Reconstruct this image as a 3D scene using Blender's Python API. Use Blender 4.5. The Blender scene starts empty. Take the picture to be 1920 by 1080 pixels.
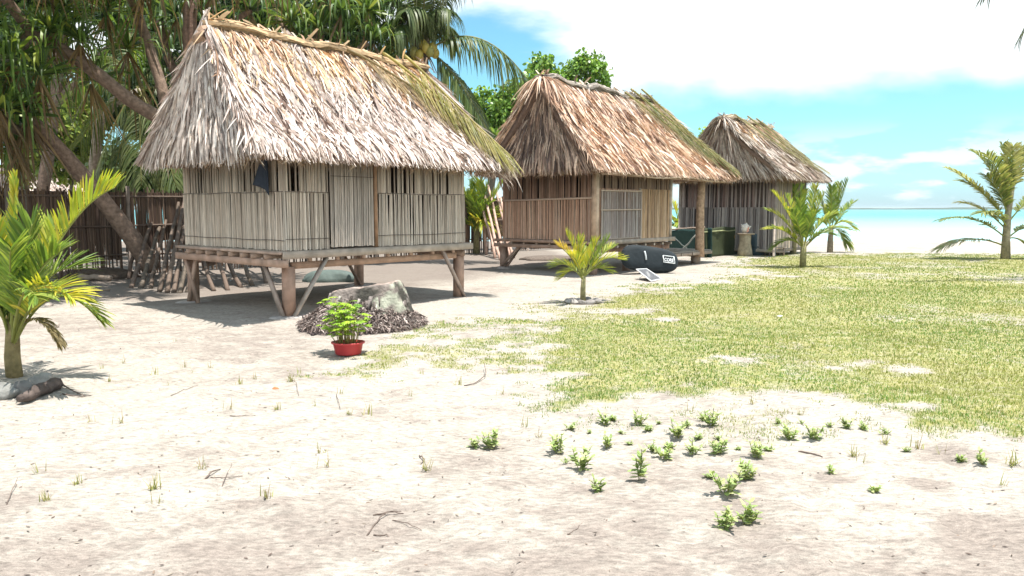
import bpy, bmesh, math, random
import numpy as np
from mathutils import Vector, Matrix
C = bpy.context.scene.collection
scene = bpy.context.scene
PI = math.pi
R = math.radians

# ---------------------------------------------------------------- camera
EYE = 1.6
PITCH = R(5.87)
cam_d = bpy.data.cameras.new("camera")
cam_d.lens = 27.0; cam_d.sensor_width = 36.0
cam_d.clip_start = 0.05; cam_d.clip_end = 20000
cam = bpy.data.objects.new("camera", cam_d); C.objects.link(cam)
cam.location = (0, 0, EYE)
cam.rotation_euler = (R(90) - PITCH, 0, 0)
scene.camera = cam

# ---------------------------------------------------------------- sun, sky, exposure
SUN_EL = R(79); SUN_AZ = R(-22)          # azimuth measured from +X towards +Y
sun_d = bpy.data.lights.new("sun", 'SUN')
sun_d.energy = 5.0; sun_d.angle = R(0.5); sun_d.color = (1.0, 0.96, 0.89)
sun = bpy.data.objects.new("sun", sun_d); C.objects.link(sun)
sv = Vector((math.cos(SUN_EL)*math.cos(SUN_AZ), math.cos(SUN_EL)*math.sin(SUN_AZ), math.sin(SUN_EL)))
sun.rotation_euler = sv.to_track_quat('Z', 'Y').to_euler()
sun.location = (0, 0, 30)

world = bpy.data.worlds.new("World"); scene.world = world
world.use_nodes = True
wn = world.node_tree.nodes; wl = world.node_tree.links
wn.clear()
def N(nt, t, **kw):
    n = nt.nodes.new(t)
    for k, v in kw.items():
        if k.startswith('i_'): n.inputs[k[2:].replace('_', ' ')].default_value = v
        else: setattr(n, k, v)
    return n
W = world.node_tree
def math_node(nt, op, a, b=None, clamp=False):
    n = nt.nodes.new('ShaderNodeMath'); n.operation = op; n.use_clamp = clamp
    for i, v in enumerate((a, b)):
        if v is None: continue
        if isinstance(v, (int, float)): n.inputs[i].default_value = v
        else: nt.links.new(v, n.inputs[i])
    return n.outputs[0]
def maprange(nt, v, a, b, c=0.0, d=1.0, smooth=True):
    n = nt.nodes.new('ShaderNodeMapRange')
    n.interpolation_type = 'SMOOTHSTEP' if smooth else 'LINEAR'
    nt.links.new(v, n.inputs[0])
    for i, x in enumerate((a, b, c, d)): n.inputs[1+i].default_value = x
    return n.outputs[0]
def mixcol(nt, fac, a, b, mode='MIX'):
    n = nt.nodes.new('ShaderNodeMix'); n.data_type = 'RGBA'; n.blend_type = mode
    if isinstance(fac, (int, float)): n.inputs[0].default_value = fac
    else: nt.links.new(fac, n.inputs[0])
    for i, v in ((6, a), (7, b)):
        if isinstance(v, (tuple, list)): n.inputs[i].default_value = (*v[:3], 1)
        else: nt.links.new(v, n.inputs[i])
    return n.outputs[2]
sky = N(W, 'ShaderNodeTexSky', sky_type='NISHITA', sun_disc=False)
sky.sun_elevation = SUN_EL; sky.sun_rotation = R(90) - SUN_AZ
sky.air_density = 1.0; sky.dust_density = 0.6; sky.ozone_density = 1.5
tc = N(W, 'ShaderNodeTexCoord')
sep = N(W, 'ShaderNodeSeparateXYZ'); wl.new(tc.outputs['Generated'], sep.inputs[0])
def wnoise(scale, detail, zs=1.0, off=0.0):
    mp = N(W, 'ShaderNodeMapping'); mp.inputs['Scale'].default_value = (1, 1, zs); mp.inputs['Location'].default_value = (off, 0, 0)
    wl.new(tc.outputs['Generated'], mp.inputs[0])
    n = N(W, 'ShaderNodeTexNoise'); n.inputs['Scale'].default_value = scale; n.inputs['Detail'].default_value = detail
    n.inputs['Roughness'].default_value = 0.55
    wl.new(mp.outputs[0], n.inputs['Vector']); return n.outputs[0]
n1 = wnoise(5.0, 5, 2.0); n2 = wnoise(9, 7, 3.5, 3.0)
zz = sep.outputs[2]
# the big bright cloud bank above ~7.5 degrees
edge = math_node(W, 'ADD', zz, math_node(W, 'MULTIPLY', math_node(W, 'SUBTRACT', n1, 0.5), 0.10))
bank = maprange(W, edge, 0.118, 0.160)
# hole in the bank low above the second hut
vd = N(W, 'ShaderNodeVectorMath', operation='DISTANCE'); wl.new(tc.outputs['Generated'], vd.inputs[0])
hd = Vector((-0.05, 1.0, 0.128)).normalized(); vd.inputs[1].default_value = hd
hole = maprange(W, math_node(W, 'ADD', vd.outputs['Value'], math_node(W, 'MULTIPLY', math_node(W, 'SUBTRACT', n2, 0.5), 0.12)), 0.09, 0.17)
bank = math_node(W, 'MULTIPLY', bank, hole)
high = maprange(W, zz, 0.42, 0.65, 1.0, 0.35)
bank = math_node(W, 'MULTIPLY', bank, high)
# small puffs near the horizon
band = math_node(W, 'MULTIPLY', maprange(W, zz, 0.0, 0.02), maprange(W, zz, 0.05, 0.11, 1.0, 0.0))
puff = math_node(W, 'MULTIPLY', maprange(W, n2, 0.49, 0.60, 0, 0.65), band)
cl = math_node(W, 'MAXIMUM', bank, puff)
tint = mixcol(W, 1.0, sky.outputs[0], mixcol(W, maprange(W, zz, 0.0, 0.12), (0.66, 1.00, 1.36), (0.74, 1.17, 1.13)), 'MULTIPLY')
skyc = mixcol(W, cl, tint, (7.2, 7.7, 7.9))
bg = N(W, 'ShaderNodeBackground'); bg.inputs['Strength'].default_value = 0.105
wl.new(skyc, bg.inputs['Color'])
wo = N(W, 'ShaderNodeOutputWorld'); wl.new(bg.outputs[0], wo.inputs[0])

scene.view_settings.view_transform = 'Standard'
scene.view_settings.look = 'None'
scene.view_settings.exposure = 0.75
scene.view_settings.gamma = 1.0
scene.render.film_transparent = False
scene.cycles.max_bounces = 6
scene.cycles.diffuse_bounces = 4
scene.cycles.glossy_bounces = 2
scene.cycles.transmission_bounces = 3
scene.cycles.transparent_max_bounces = 4

# ---------------------------------------------------------------- helpers
def ray(u, v):
    t = -(v - 540) / 1440.0
    return np.array([(u - 960) / 1440.0, math.cos(PITCH) + t*math.sin(PITCH), -math.sin(PITCH) + t*math.cos(PITCH)])
def G(u, v, z=0.0):
    d = ray(u, v); k = (z - EYE) / d[2]
    return np.array([d[0]*k, d[1]*k, z])
def PX(u, v, Y):
    d = ray(u, v); k = Y / d[1]
    return np.array([d[0]*k, Y, EYE + d[2]*k])
rng = np.random.default_rng(7)
def nrm(a):
    a = np.asarray(a, float)
    return a / np.maximum(np.linalg.norm(a, axis=-1, keepdims=True), 1e-9)
def vnoise(x, y, seed=0):
    x = np.asarray(x, float); y = np.asarray(y, float)
    xi = np.floor(x); yi = np.floor(y); xf = x - xi; yf = y - yi
    def h(a, b):
        s = np.sin(a*127.1 + b*311.7 + seed*74.7)*43758.5453
        return s - np.floor(s)
    u = xf*xf*(3-2*xf); w = yf*yf*(3-2*yf)
    return (h(xi, yi)*(1-u) + h(xi+1, yi)*u)*(1-w) + (h(xi, yi+1)*(1-u) + h(xi+1, yi+1)*u)*w
def fbm(x, y, seed=0, o=4):
    s = 0; a = 0.5; t = 0
    for i in range(o):
        s = s + a*vnoise(np.asarray(x)*2**i, np.asarray(y)*2**i, seed+i*13); t += a; a *= .5
    return s / t

class MB:
    def __init__(s): s.v = []; s.f = []; s.c = []; s.n = 0
    def add(s, v, f, col):
        v = np.asarray(v, float).reshape(-1, 3); f = np.asarray(f, int)
        c = np.asarray(col, float)
        if c.ndim == 1: c = np.tile(c[:3], (len(v), 1))
        s.v.append(v); s.f.append(f + s.n); s.c.append(c); s.n += len(v)
    def ribbons(s, Cn, Wn, col):
        # Cn N,K,3 centre lines; Wn N,K,3 half widths; col N,3 or N,K,3
        n, K, _ = Cn.shape
        v = np.stack([Cn - Wn, Cn + Wn], 2)
        i = np.arange(n)[:, None]*K*2 + np.arange(K-1)[None]*2
        f = np.stack([i, i+1, i+3, i+2], -1).reshape(-1, 4)
        col = np.asarray(col, float)
        if col.ndim == 2: col = np.repeat(col[:, None], K, 1)
        s.add(v.reshape(-1, 3), f, np.repeat(col[:, :, None], 2, 2).reshape(-1, 3))
    def sticks(s, P0, P1, r, col, sides=6, r1=None, caps=True):
        P0 = np.asarray(P0, float).reshape(-1, 3); P1 = np.asarray(P1, float).reshape(-1, 3); n = len(P0)
        r = np.broadcast_to(np.asarray(r, float), (n,)); r1 = r if r1 is None else np.broadcast_to(np.asarray(r1, float), (n,))
        d = nrm(P1 - P0); ref = np.where(np.abs(d[:, 2:3]) > .9, np.array([[1., 0, 0]]), np.array([[0., 0, 1]]))
        a = nrm(np.cross(d, ref)); b = np.cross(d, a)
        th = np.arange(sides)/sides*2*PI + .3
        ring = a[:, None]*np.cos(th)[None, :, None] + b[:, None]*np.sin(th)[None, :, None]
        v = np.concatenate([P0[:, None] + ring*r[:, None, None], P1[:, None] + ring*r1[:, None, None]], 1)
        k = np.arange(sides); k2 = (k+1) % sides
        f = (np.stack([k, k2, k2+sides, k+sides], -1)[None] + (np.arange(n)*2*sides)[:, None, None]).reshape(-1, 4)
        col = np.asarray(col, float)
        if col.ndim == 1: col = np.tile(col, (n, 1))
        cc = np.repeat(col, 2*sides, 0)
        s.add(v.reshape(-1, 3), f, cc)
        if caps and sides == 6:
            b0 = s.n - len(cc)
            for o in (0, sides):
                for q in ((0, 1, 2, 3), (0, 3, 4, 5)):
                    ff = (np.array([[x+o for x in q]])[None] + (np.arange(n)*2*sides)[:, None, None]).reshape(-1, 4)
                    s.f.append(ff + b0)
    def tube(s, pts, rad, col, sides=8):
        pts = np.asarray(pts, float); K = len(pts)
        rad = np.broadcast_to(np.asarray(rad, float), (K,))
        t = nrm(np.gradient(pts, axis=0))
        ref = np.array([0, 0, 1.]) if abs(t[0][2]) < .9 else np.array([1., 0, 0])
        a = nrm(np.cross(t, ref)); b = np.cross(t, a)
        th = np.arange(sides)/sides*2*PI
        v = pts[:, None] + (a[:, None]*np.cos(th)[None, :, None] + b[:, None]*np.sin(th)[None, :, None])*rad[:, None, None]
        i = np.arange(K-1)[:, None]*sides + np.arange(sides)[None]; j = np.arange(K-1)[:, None]*sides + (np.arange(sides)[None]+1) % sides
        f = np.stack([i, j, j+sides, i+sides], -1).reshape(-1, 4)
        vv = np.concatenate([v.reshape(-1, 3), pts[:1], pts[-1:]])
        c = np.asarray(col, float)
        if c.ndim == 2: c = np.concatenate([np.repeat(c, sides, 0), c[:1], c[-1:]])
        n0 = K*sides
        e = [[(k+1) % sides, k, n0, n0] for k in range(sides)] + [[(K-1)*sides+k, (K-1)*sides+(k+1) % sides, n0+1, n0+1] for k in range(sides)]
        s.add(vv, np.concatenate([f, np.array(e)]), c)
    def beam(s, p0, p1, w, h, col, up=(0, 0, 1)):
        p0 = np.asarray(p0, float); p1 = np.asarray(p1, float); d = nrm(p1-p0)
        up = np.asarray(up, float)
        if abs(d @ up) > .98: up = np.array([1., 0, 0])
        a = nrm(np.cross(d, up))*w/2; b = nrm(np.cross(a, d))*h/2
        v = [p + sa*a + sb*b for p in (p0, p1) for sa, sb in ((-1, -1), (1, -1), (1, 1), (-1, 1))]
        f = [[0, 1, 2, 3], [7, 6, 5, 4], [0, 4, 5, 1], [1, 5, 6, 2], [2, 6, 7, 3], [3, 7, 4, 0]]
        s.add(v, f, col)
    def box(s, x0, x1, y0, y1, z0, z1, col):
        v = [(x, y, z) for z in (z0, z1) for x, y in ((x0, y0), (x1, y0), (x1, y1), (x0, y1))]
        s.add(v, [[3, 2, 1, 0], [4, 5, 6, 7], [0, 1, 5, 4], [1, 2, 6, 5], [2, 3, 7, 6], [3, 0, 4, 7]], col)
    def lathe(s, prof, col, sides=24, c=(0, 0, 0), sx=1, sy=1, jit=0.0, seed=1):
        prof = np.asarray(prof, float); K = len(prof); th = np.arange(sides)/sides*2*PI
        rr = prof[:, 0][:, None]*(1 + jit*(fbm(np.cos(th)[None]*2+prof[:, 1][:, None]*3, np.sin(th)[None]*2, seed)-.5)*2)
        v = np.stack([rr*np.cos(th)*sx + c[0], rr*np.sin(th)*sy + c[1], np.repeat(prof[:, 1][:, None], sides, 1) + c[2]], -1)
        i = np.arange(K-1)[:, None]*sides + np.arange(sides)[None]; j = np.arange(K-1)[:, None]*sides + (np.arange(sides)[None]+1) % sides
        s.add(v.reshape(-1, 3), np.stack([i, j, j+sides, i+sides], -1).reshape(-1, 4), col)
    def build(s, name, mat, parent=None, origin=None, smooth=False, loc=None):
        v = np.concatenate(s.v); f = np.concatenate(s.f); c = np.concatenate(s.c)
        if origin is not None: v = v - np.asarray(origin)
        me = bpy.data.meshes.new(name)
        quad = f[:, 2] != f[:, 3]
        q = f[quad]; t = f[~quad][:, :3]
        nl = len(q)*4 + len(t)*3
        me.vertices.add(len(v)); me.vertices.foreach_set('co', v.ravel())
        me.loops.add(nl); me.loops.foreach_set('vertex_index', np.concatenate([q.ravel(), t.ravel()]).astype(np.int32))
        me.polygons.add(len(q)+len(t))
        st = np.concatenate([np.arange(len(q))*4, len(q)*4 + np.arange(len(t))*3])
        me.polygons.foreach_set('loop_start', st.astype(np.int32))
        if smooth: me.polygons.foreach_set('use_smooth', np.ones(len(q)+len(t), bool))
        me.update(calc_edges=True); me.validate()
        ca = me.color_attributes.new('Col', 'FLOAT_COLOR', 'POINT')
        ca.data.foreach_set('color', np.concatenate([np.clip(c, 0, 1), np.ones((len(c), 1))], 1).ravel())
        me.materials.append(mat)
        o = bpy.data.objects.new(name, me); C.objects.link(o)
        if parent is not None: o.parent = parent
        if loc is not None: o.location = tuple(loc)
        elif origin is not None and parent is None: o.location = tuple(origin)
        return o
def tag(o, label, cat, group=None):
    o['label'] = label; o['category'] = cat
    if group: o['group'] = group
    return o
def thing(name, label, cat, loc=(0, 0, 0), rz=0, group=None):
    o = bpy.data.objects.new(name, None); C.objects.link(o)
    o.location = tuple(float(x) for x in loc); o.rotation_euler = (0, 0, rz); o.empty_display_size = .2
    return tag(o, label, cat, group)

# ---------------------------------------------------------------- materials
def material(name, rough=0.8, nscale=20, namp=0.25, trans=0.0, bump=0.0, bscale=60, spec=0.3, stretch=None, tcol=(1.0, 1.0, .55)):
    m = bpy.data.materials.new(name); m.use_nodes = True; nt = m.node_tree
    b = nt.nodes['Principled BSDF']; out = nt.nodes['Material Output']
    at = N(nt, 'ShaderNodeAttribute', attribute_name='Col')
    geo = N(nt, 'ShaderNodeTexCoord')
    mp = N(nt, 'ShaderNodeMapping'); nt.links.new(geo.outputs['Object'], mp.inputs[0])
    if stretch: mp.inputs['Scale'].default_value = stretch
    nz = N(nt, 'ShaderNodeTexNoise'); nz.inputs['Scale'].default_value = nscale; nz.inputs['Detail'].default_value = 5
    nt.links.new(mp.outputs[0], nz.inputs['Vector'])
    v = maprange(nt, nz.outputs[0], 0.3, 0.7, 1-namp, 1+namp, False)
    cmb = N(nt, 'ShaderNodeCombineColor')
    for i in range(3): nt.links.new(v, cmb.inputs[i])
    col = mixcol(nt, 1.0, at.outputs['Color'], cmb.outputs[0], 'MULTIPLY')
    nt.links.new(col, b.inputs['Base Color'])
    b.inputs['Roughness'].default_value = rough
    b.inputs['Specular IOR Level'].default_value = spec
    if bump:
        nb = N(nt, 'ShaderNodeTexNoise'); nb.inputs['Scale'].default_value = bscale; nb.inputs['Detail'].default_value = 4
        nt.links.new(mp.outputs[0], nb.inputs['Vector'])
        bp = N(nt, 'ShaderNodeBump'); bp.inputs['Strength'].default_value = bump; bp.inputs['Distance'].default_value = 0.02
        nt.links.new(nb.outputs[0], bp.inputs['Height']); nt.links.new(bp.outputs[0], b.inputs['Normal'])
    if trans:
        tr = N(nt, 'ShaderNodeBsdfTranslucent')
        tcl = mixcol(nt, 1.0, col, tcol, 'MULTIPLY')
        g = N(nt, 'ShaderNodeBrightContrast'); g.inputs['Bright'].default_value = 0.0
        nt.links.new(tcl, tr.inputs['Color'])
        mx = N(nt, 'ShaderNodeMixShader'); mx.inputs[0].default_value = trans
        nt.links.new(b.outputs[0], mx.inputs[1]); nt.links.new(tr.outputs[0], mx.inputs[2])
        nt.links.new(mx.outputs[0], out.inputs['Surface'])
    return m
M_leaf = material('palm_leaf', .45, 6, .2, .38, spec=.45)
M_broad = material('broad_leaf', .4, 3, .2, .35, spec=.5)
M_thatch = material('thatch', .85, 14, .22, .12, spec=.2, tcol=(1, .85, .6))
M_reed = material('reed', .75, 5, .22, 0, .35, 40, .25, (14, 14, 1))
M_wood = material('wood', .75, 6, .25, 0, .4, 30, .25)
M_bark = material('bark', .9, 12, .35, 0, .8, 30, .15)
M_stone = material('stone', .9, 9, .3, 0, .8, 25, .15)
M_grass = material('grass_blade', .6, 2, .15, .3, spec=.25)
M_plastic = material('plastic', .4, 8, .06, 0, 0, 60, .4)
M_cloth = material('cloth', .75, 9, .12, 0, .5, 12, .3)
M_litter = material('litter', .9, 20, .3, 0, .3, 60, .15)
M_metal = material('metal', .3, 30, .05, 0, 0, 60, .5)

# ---------------------------------------------------------------- ground
def poly_sd(x, y, P):
    """signed distance, positive inside"""
    x = np.asarray(x, float); y = np.asarray(y, float)
    d = np.full(x.shape, 1e9); ins = np.zeros(x.shape, bool)
    for i in range(len(P)):
        ax, ay = P[i]; bx, by = P[(i+1) % len(P)]
        ex, ey = bx-ax, by-ay
        t = np.clip(((x-ax)*ex + (y-ay)*ey)/(ex*ex+ey*ey+1e-9), 0, 1)
        d = np.minimum(d, np.hypot(x-ax-t*ex, y-ay-t*ey))
        cnd = ((ay > y) != (by > y)) & (x < (bx-ax)*(y-ay)/(by-ay+1e-12)+ax)
        ins ^= cnd
    return np.where(ins, d, -d)
def gp(L): return [tuple(G(u, v)[:2]) for u, v in L]
LAWN = gp([(960, 770), (960, 700), (965, 660), (950, 620), (990, 585), (1120, 550), (1250, 533), (1405, 512), (1345, 494),
           (1370, 481), (1500, 474.5), (1700, 475), (2300, 480), (3600, 560), (3200, 780), (2300, 850), (1920, 838), (1800, 822), (1690, 812), (1630, 778),
           (1480, 742), (1340, 735), (1250, 748), (1120, 778), (1050, 795)])
SPARSE = gp([(600, 700), (680, 640), (800, 605), (960, 590), (1040, 560), (1120, 600), (1050, 740), (940, 715), (800, 680), (720, 700)])
SCRUB = gp([(1000, 770), (1250, 745), (1480, 740), (1700, 800), (1930, 840), (1930, 885), (1650, 835), (1400, 855), (1200, 850), (1040, 830)])
BARE = [(G(1690, 690)[:2], .30), (G(1380, 676)[:2], .26), (G(1560, 690)[:2], .12), (G(1175, 583)[:2], .45), (G(1240, 600)[:2], .3), (G(1480, 520)[:2], .4), (G(1720, 760)[:2], .16), (G(1060, 700)[:2], .2)]
def lawn_density(x, y):
    n = fbm(x*1.3, y*1.3, 3, 4) - .5; n2 = fbm(x*4, y*4, 9, 3) - .5
    sd = poly_sd(x, y, LAWN)
    sc = np.clip(y/12, .5, 2)
    d = np.clip((sd/sc + n*1.5 + n2*1.7 + .25)/1.0, 0, 1)
    d2 = np.clip((poly_sd(x, y, SPARSE) + n*1.2 + n2*1.6)/.5, 0, 1)*.75*np.clip((fbm(x*2.2, y*2.2, 21, 3)-.37)*6, 0, 1)
    d3 = np.clip((poly_sd(x, y, SCRUB) + n*.8)/.5, 0, 1)*.42*np.clip((fbm(x*3.2, y*3.2, 31, 3)-.42)*7, 0, 1)
    for (bx, by), r in BARE:
        rr = np.hypot(x-bx, (y-by)*1.1) / r
        d = d*np.clip(rr*1.0 - .30 + n2*2.2, .12, 1)
    d = d*np.clip(1.0 + (fbm(x*.9, y*.9, 41, 3)-.42)*2.2, .45, 1)
    return np.maximum(np.maximum(d, d2), d3)
_g = np.random.default_rng(5)
DENTS = [(_g.uniform(-1, 1)*.68*yy, yy, _g.uniform(0, PI), _g.uniform(.7, 1.2)) for yy in _g.uniform(2.8, 11, 110)]
def dents(x, y):
    h = 0*x
    for (cx, cy, a, s_) in DENTS:
        u = ((x-cx)*math.cos(a)+(y-cy)*math.sin(a))/(.15*s_); v = (-(x-cx)*math.sin(a)+(y-cy)*math.cos(a))/(.07*s_)
        q = u*u+v*v; h = h - .020*np.exp(-q*1.2) + .010*np.exp(-(np.sqrt(q)-1.5)**2*4)
    return h
def ground_h(x, y):
    near = np.clip((30-y)/8, 0, 1)
    h = (fbm(x*.8, y*.8, 1, 3)-.5)*.05 + (fbm(x*3.5, y*3.5, 2, 3)-.5)*.045*np.clip((14-y)/8, .15, 1) + (fbm(x*11, y*11, 22, 2)-.5)*.014*np.clip((9-y)/4, 0, 1) + dents(x, y)
    h = h*near
    return h - np.clip((y-29)/21, 0, 1)*.42 - np.clip((y-50)/30, 0, 1)*1.0
def axis(parts):
    out = []
    for a, b, st in parts: out += list(np.arange(a, b-1e-6, st))
    return np.array(out + [parts[-1][1]])
xs = np.concatenate([[-9000, -3000, -900, -300, -120, -60], axis([(-36, -14, 1.2), (-14, -7, .25), (-7, 7, .055), (7, 14, .14), (14, 34, .5), (34, 60, 2)]), [90, 200, 600, 2000, 9000]])
ys = np.concatenate([[-60, -20, -6, 0], axis([(1, 2.4, .2), (2.4, 9, .055), (9, 15, .09), (15, 28, .25), (28, 52, 1.2)]), [60, 80, 140, 400, 1200, 4000, 12000]])
X, Y = np.meshgrid(xs, ys); x, y = X.ravel(), Y.ravel()
z = ground_h(x, y)
DAMP = [(tuple(G(1870, 1010)[:2]), .42, 1.1), (tuple(G(1570, 735+160)[:2]), .12, .7), (tuple(G(1735, 905)[:2]), .16, .9), ((-2.2, 2.7), 1.3, .75), ((0, 2.75), 1.2, .8), ((1.6, 2.8), 1.1, .6), ((-1.0, 3.6), .8, .5), ((1.2, 3.5), .6, .45), ((-2.3, 4.6), .6, .35), ((1.1, 4.3), .6, .4), ((-1.3, 3.4), .8, .5), ((.7, 3.9), .7, .45), ((-3.1, 3.7), .7, .45), ((-.1, 4.6), .6, .35), ((2.9, 4.9), .25, .6), ((-3, 9.3), 1.6, .35), ((-6, 10), 2.5, .3), ((-2.5, 7.2), .8, .25)]
damp = np.zeros_like(x)
for (bx, by), r, s in DAMP:
    rr = np.hypot(x-bx, (y-by)*1.3)/r + (fbm(x*2.5, y*2.5, 5, 4)-.5)*1.2
    damp = np.maximum(damp, s*np.clip(1.6-rr*1.2, 0, 1))
grassd = np.where(y < 60, lawn_density(x, np.clip(y, -10, 60)), 0)
painted_shade = np.clip((poly_sd(x, y, [(-30, 9), (-7.2, 12.6), (-4.2, 12.5), (-2, 15), (3, 24), (0, 60), (-60, 60)]) + (fbm(x, y, 8)-.5)*1.5)/1.2, 0, 1)  # brown darkening painted where shade falls under and behind hut one
nx, ny = len(xs), len(ys)
i = np.arange(ny-1)[:, None]*nx + np.arange(nx-1)[None]
gm = MB(); gm.add(np.stack([x, y, z], 1), np.stack([i, i+1, i+1+nx, i+nx], -1).reshape(-1, 4), np.stack([grassd, damp, painted_shade], 1))
def ground_material():
    m = bpy.data.materials.new('sand_ground'); m.use_nodes = True; nt = m.node_tree; b = nt.nodes['Principled BSDF']
    at = N(nt, 'ShaderNodeAttribute', attribute_name='Col'); s = N(nt, 'ShaderNodeSeparateColor'); nt.links.new(at.outputs['Color'], s.inputs[0])
    tcg = N(nt, 'ShaderNodeTexCoord')
    def noise(sc, det, stretch=(1, 1, 1), rot=0, rough=.55):
        mp = N(nt, 'ShaderNodeMapping'); mp.inputs['Scale'].default_value = stretch; mp.inputs['Rotation'].default_value = (0, 0, rot)
        nt.links.new(tcg.outputs['Object'], mp.inputs[0])
        n = N(nt, 'ShaderNodeTexNoise'); n.inputs['Scale'].default_value = sc; n.inputs['Detail'].default_value = det; n.inputs['Roughness'].default_value = rough
        nt.links.new(mp.outputs[0], n.inputs['Vector']); return n.outputs[0]
    big = noise(.55, 4); mid = noise(2.4, 6, (.9, 1.2, 1), .3); streak = noise(5.0, 6, (.8, 1.3, 1), -.5, .65); fine = noise(30, 5, (.55, 1.3, 1), .5, .65); grain = noise(160, 3)
    a = math_node(nt, 'ADD', math_node(nt, 'MULTIPLY', big, .35), math_node(nt, 'MULTIPLY', mid, .4))
    a = math_node(nt, 'ADD', a, math_node(nt, 'MULTIPLY', streak, .45))
    a = math_node(nt, 'SUBTRACT', a, math_node(nt, 'MULTIPLY', s.outputs[1], .24))
    f = maprange(nt, a, .40, .66)
    sand = mixcol(nt, f, (.32, .27, .235), (.47, .425, .37))
    sp = maprange(nt, fine, .34, .66, .66, 1.18, False); sp2 = maprange(nt, grain, .3, .7, .80, 1.14, False)
    sv_ = math_node(nt, 'MULTIPLY', sp, sp2)
    cmb = N(nt, 'ShaderNodeCombineColor')
    for k in range(3): nt.links.new(sv_, cmb.inputs[k])
    sand = mixcol(nt, 1.0, sand, cmb.outputs[0], 'MULTIPLY')
    crumbs = maprange(nt, noise(55, 2, (1, 1, 1), .7), .70, .76)
    sand = mixcol(nt, math_node(nt, 'MULTIPLY', crumbs, .55), sand, (.16, .13, .10))
    sand = mixcol(nt, math_node(nt, 'MULTIPLY', s.outputs[2], .75), sand, (.19, .155, .135))  # shade put into the ground colour as a darker brown
    gcol = mixcol(nt, maprange(nt, noise(1.6, 5), .38, .62), (.22, .24, .05), (.31, .29, .08))
    gcol = mixcol(nt, maprange(nt, noise(26, 4), .40, .72), gcol, (.42, .39, .19))
    gm_ = math_node(nt, 'ADD', s.outputs[0], math_node(nt, 'MULTIPLY', math_node(nt, 'SUBTRACT', noise(9, 5), .5), 1.5))
    gf = math_node(nt, 'MULTIPLY', maprange(nt, gm_, .30, 1.15), maprange(nt, s.outputs[0], .05, .5))
    col = mixcol(nt, math_node(nt, 'MULTIPLY', gf, .85), sand, gcol)
    nt.links.new(col, b.inputs['Base Color']); b.inputs['Roughness'].default_value = .95; b.inputs['Specular IOR Level'].default_value = .1
    hgt = math_node(nt, 'ADD', math_node(nt, 'MULTIPLY', streak, 1.2), math_node(nt, 'ADD', math_node(nt, 'MULTIPLY', mid, .8), math_node(nt, 'MULTIPLY', fine, .35)))
    bp = N(nt, 'ShaderNodeBump'); bp.inputs['Strength'].default_value = .8; bp.inputs['Distance'].default_value = .07
    nt.links.new(hgt, bp.inputs['Height']); nt.links.new(bp.outputs[0], b.inputs['Normal'])
    return m
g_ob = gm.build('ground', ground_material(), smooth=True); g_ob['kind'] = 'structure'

# ---------------------------------------------------------------- lagoon, far islet
def water_material():
    m = bpy.data.materials.new('lagoon_water'); m.use_nodes = True; nt = m.node_tree; b = nt.nodes['Principled BSDF']
    tcg = N(nt, 'ShaderNodeTexCoord'); s = N(nt, 'ShaderNodeSeparateXYZ'); nt.links.new(tcg.outputs['Object'], s.inputs[0])
    mp = N(nt, 'ShaderNodeMapping'); mp.inputs['Scale'].default_value = (.004, .012, 1); nt.links.new(tcg.outputs['Object'], mp.inputs[0])
    n = N(nt, 'ShaderNodeTexNoise'); n.inputs['Scale'].default_value = 1.0; n.inputs['Detail'].default_value = 3; nt.links.new(mp.outputs[0], n.inputs['Vector'])
    lg = math_node(nt, 'LOGARITHM', math_node(nt, 'MAXIMUM', s.outputs[1], 10.0), 10.0)
    lg = math_node(nt, 'ADD', lg, math_node(nt, 'MULTIPLY', math_node(nt, 'SUBTRACT', n.outputs[0], .5), .25))
    c = mixcol(nt, maprange(nt, lg, 1.70, 2.1), (.38, .53, .53), (.20, .52, .53))
    c = mixcol(nt, maprange(nt, lg, 2.0, 2.4), c, (.025, .36, .40))
    nt.links.new(c, b.inputs['Base Color']); b.inputs['Roughness'].default_value = .25; b.inputs['IOR'].default_value = 1.33
    w = N(nt, 'ShaderNodeTexNoise'); w.inputs['Scale'].default_value = 1.2; w.inputs['Detail'].default_value = 4; nt.links.new(tcg.outputs['Object'], w.inputs['Vector'])
    bp = N(nt, 'ShaderNodeBump'); bp.inputs['Strength'].default_value = .3; bp.inputs['Distance'].default_value = .1
    nt.links.new(w.outputs[0], bp.inputs['Height']); nt.links.new(bp.outputs[0], b.inputs['Normal'])
    return m
wm = MB(); wx = np.array([-9000, -600, -60, 0, 60, 600, 9000.]); wy = np.array([45, 90, 400, 2000, 12000.])
XX, YY = np.meshgrid(wx, wy); i = np.arange(4)[:, None]*7 + np.arange(6)[None]
wm.add(np.stack([XX.ravel(), YY.ravel(), np.full(XX.size, -.36)], 1), np.stack([i, i+1, i+8, i+7], -1).reshape(-1, 4), (.5, .8, .8))
w_ob = wm.build('lagoon_water', water_material()); w_ob['kind'] = 'structure'
im = MB(); K = 400; ix = np.linspace(-3200, 3600, K)
top = 5 + 6*fbm(ix*.004, ix*0, 5, 3) + 4*fbm(ix*.03, ix*0, 6, 3)
top = top*np.clip(.6 + (fbm(ix*.0012, ix*0+3, 15, 2)-.3)*1.6, .5, 1)
rows = [(-1, 0), (.75, 6), (1., 60), (.7, 160), (-.05, 300)]
V = np.array([[ix[k], 2500+dy, (top[k]*f if f > 0 else -2)] for f, dy in rows for k in range(K)])
i = np.arange(len(rows)-1)[:, None]*K + np.arange(K-1)[None]
im.add(V, np.stack([i, i+1, i+1+K, i+K], -1).reshape(-1, 4), (.06, .085, .05))
is_ob = im.build('far_islet', M_litter, smooth=True); is_ob['kind'] = 'structure'

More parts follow.
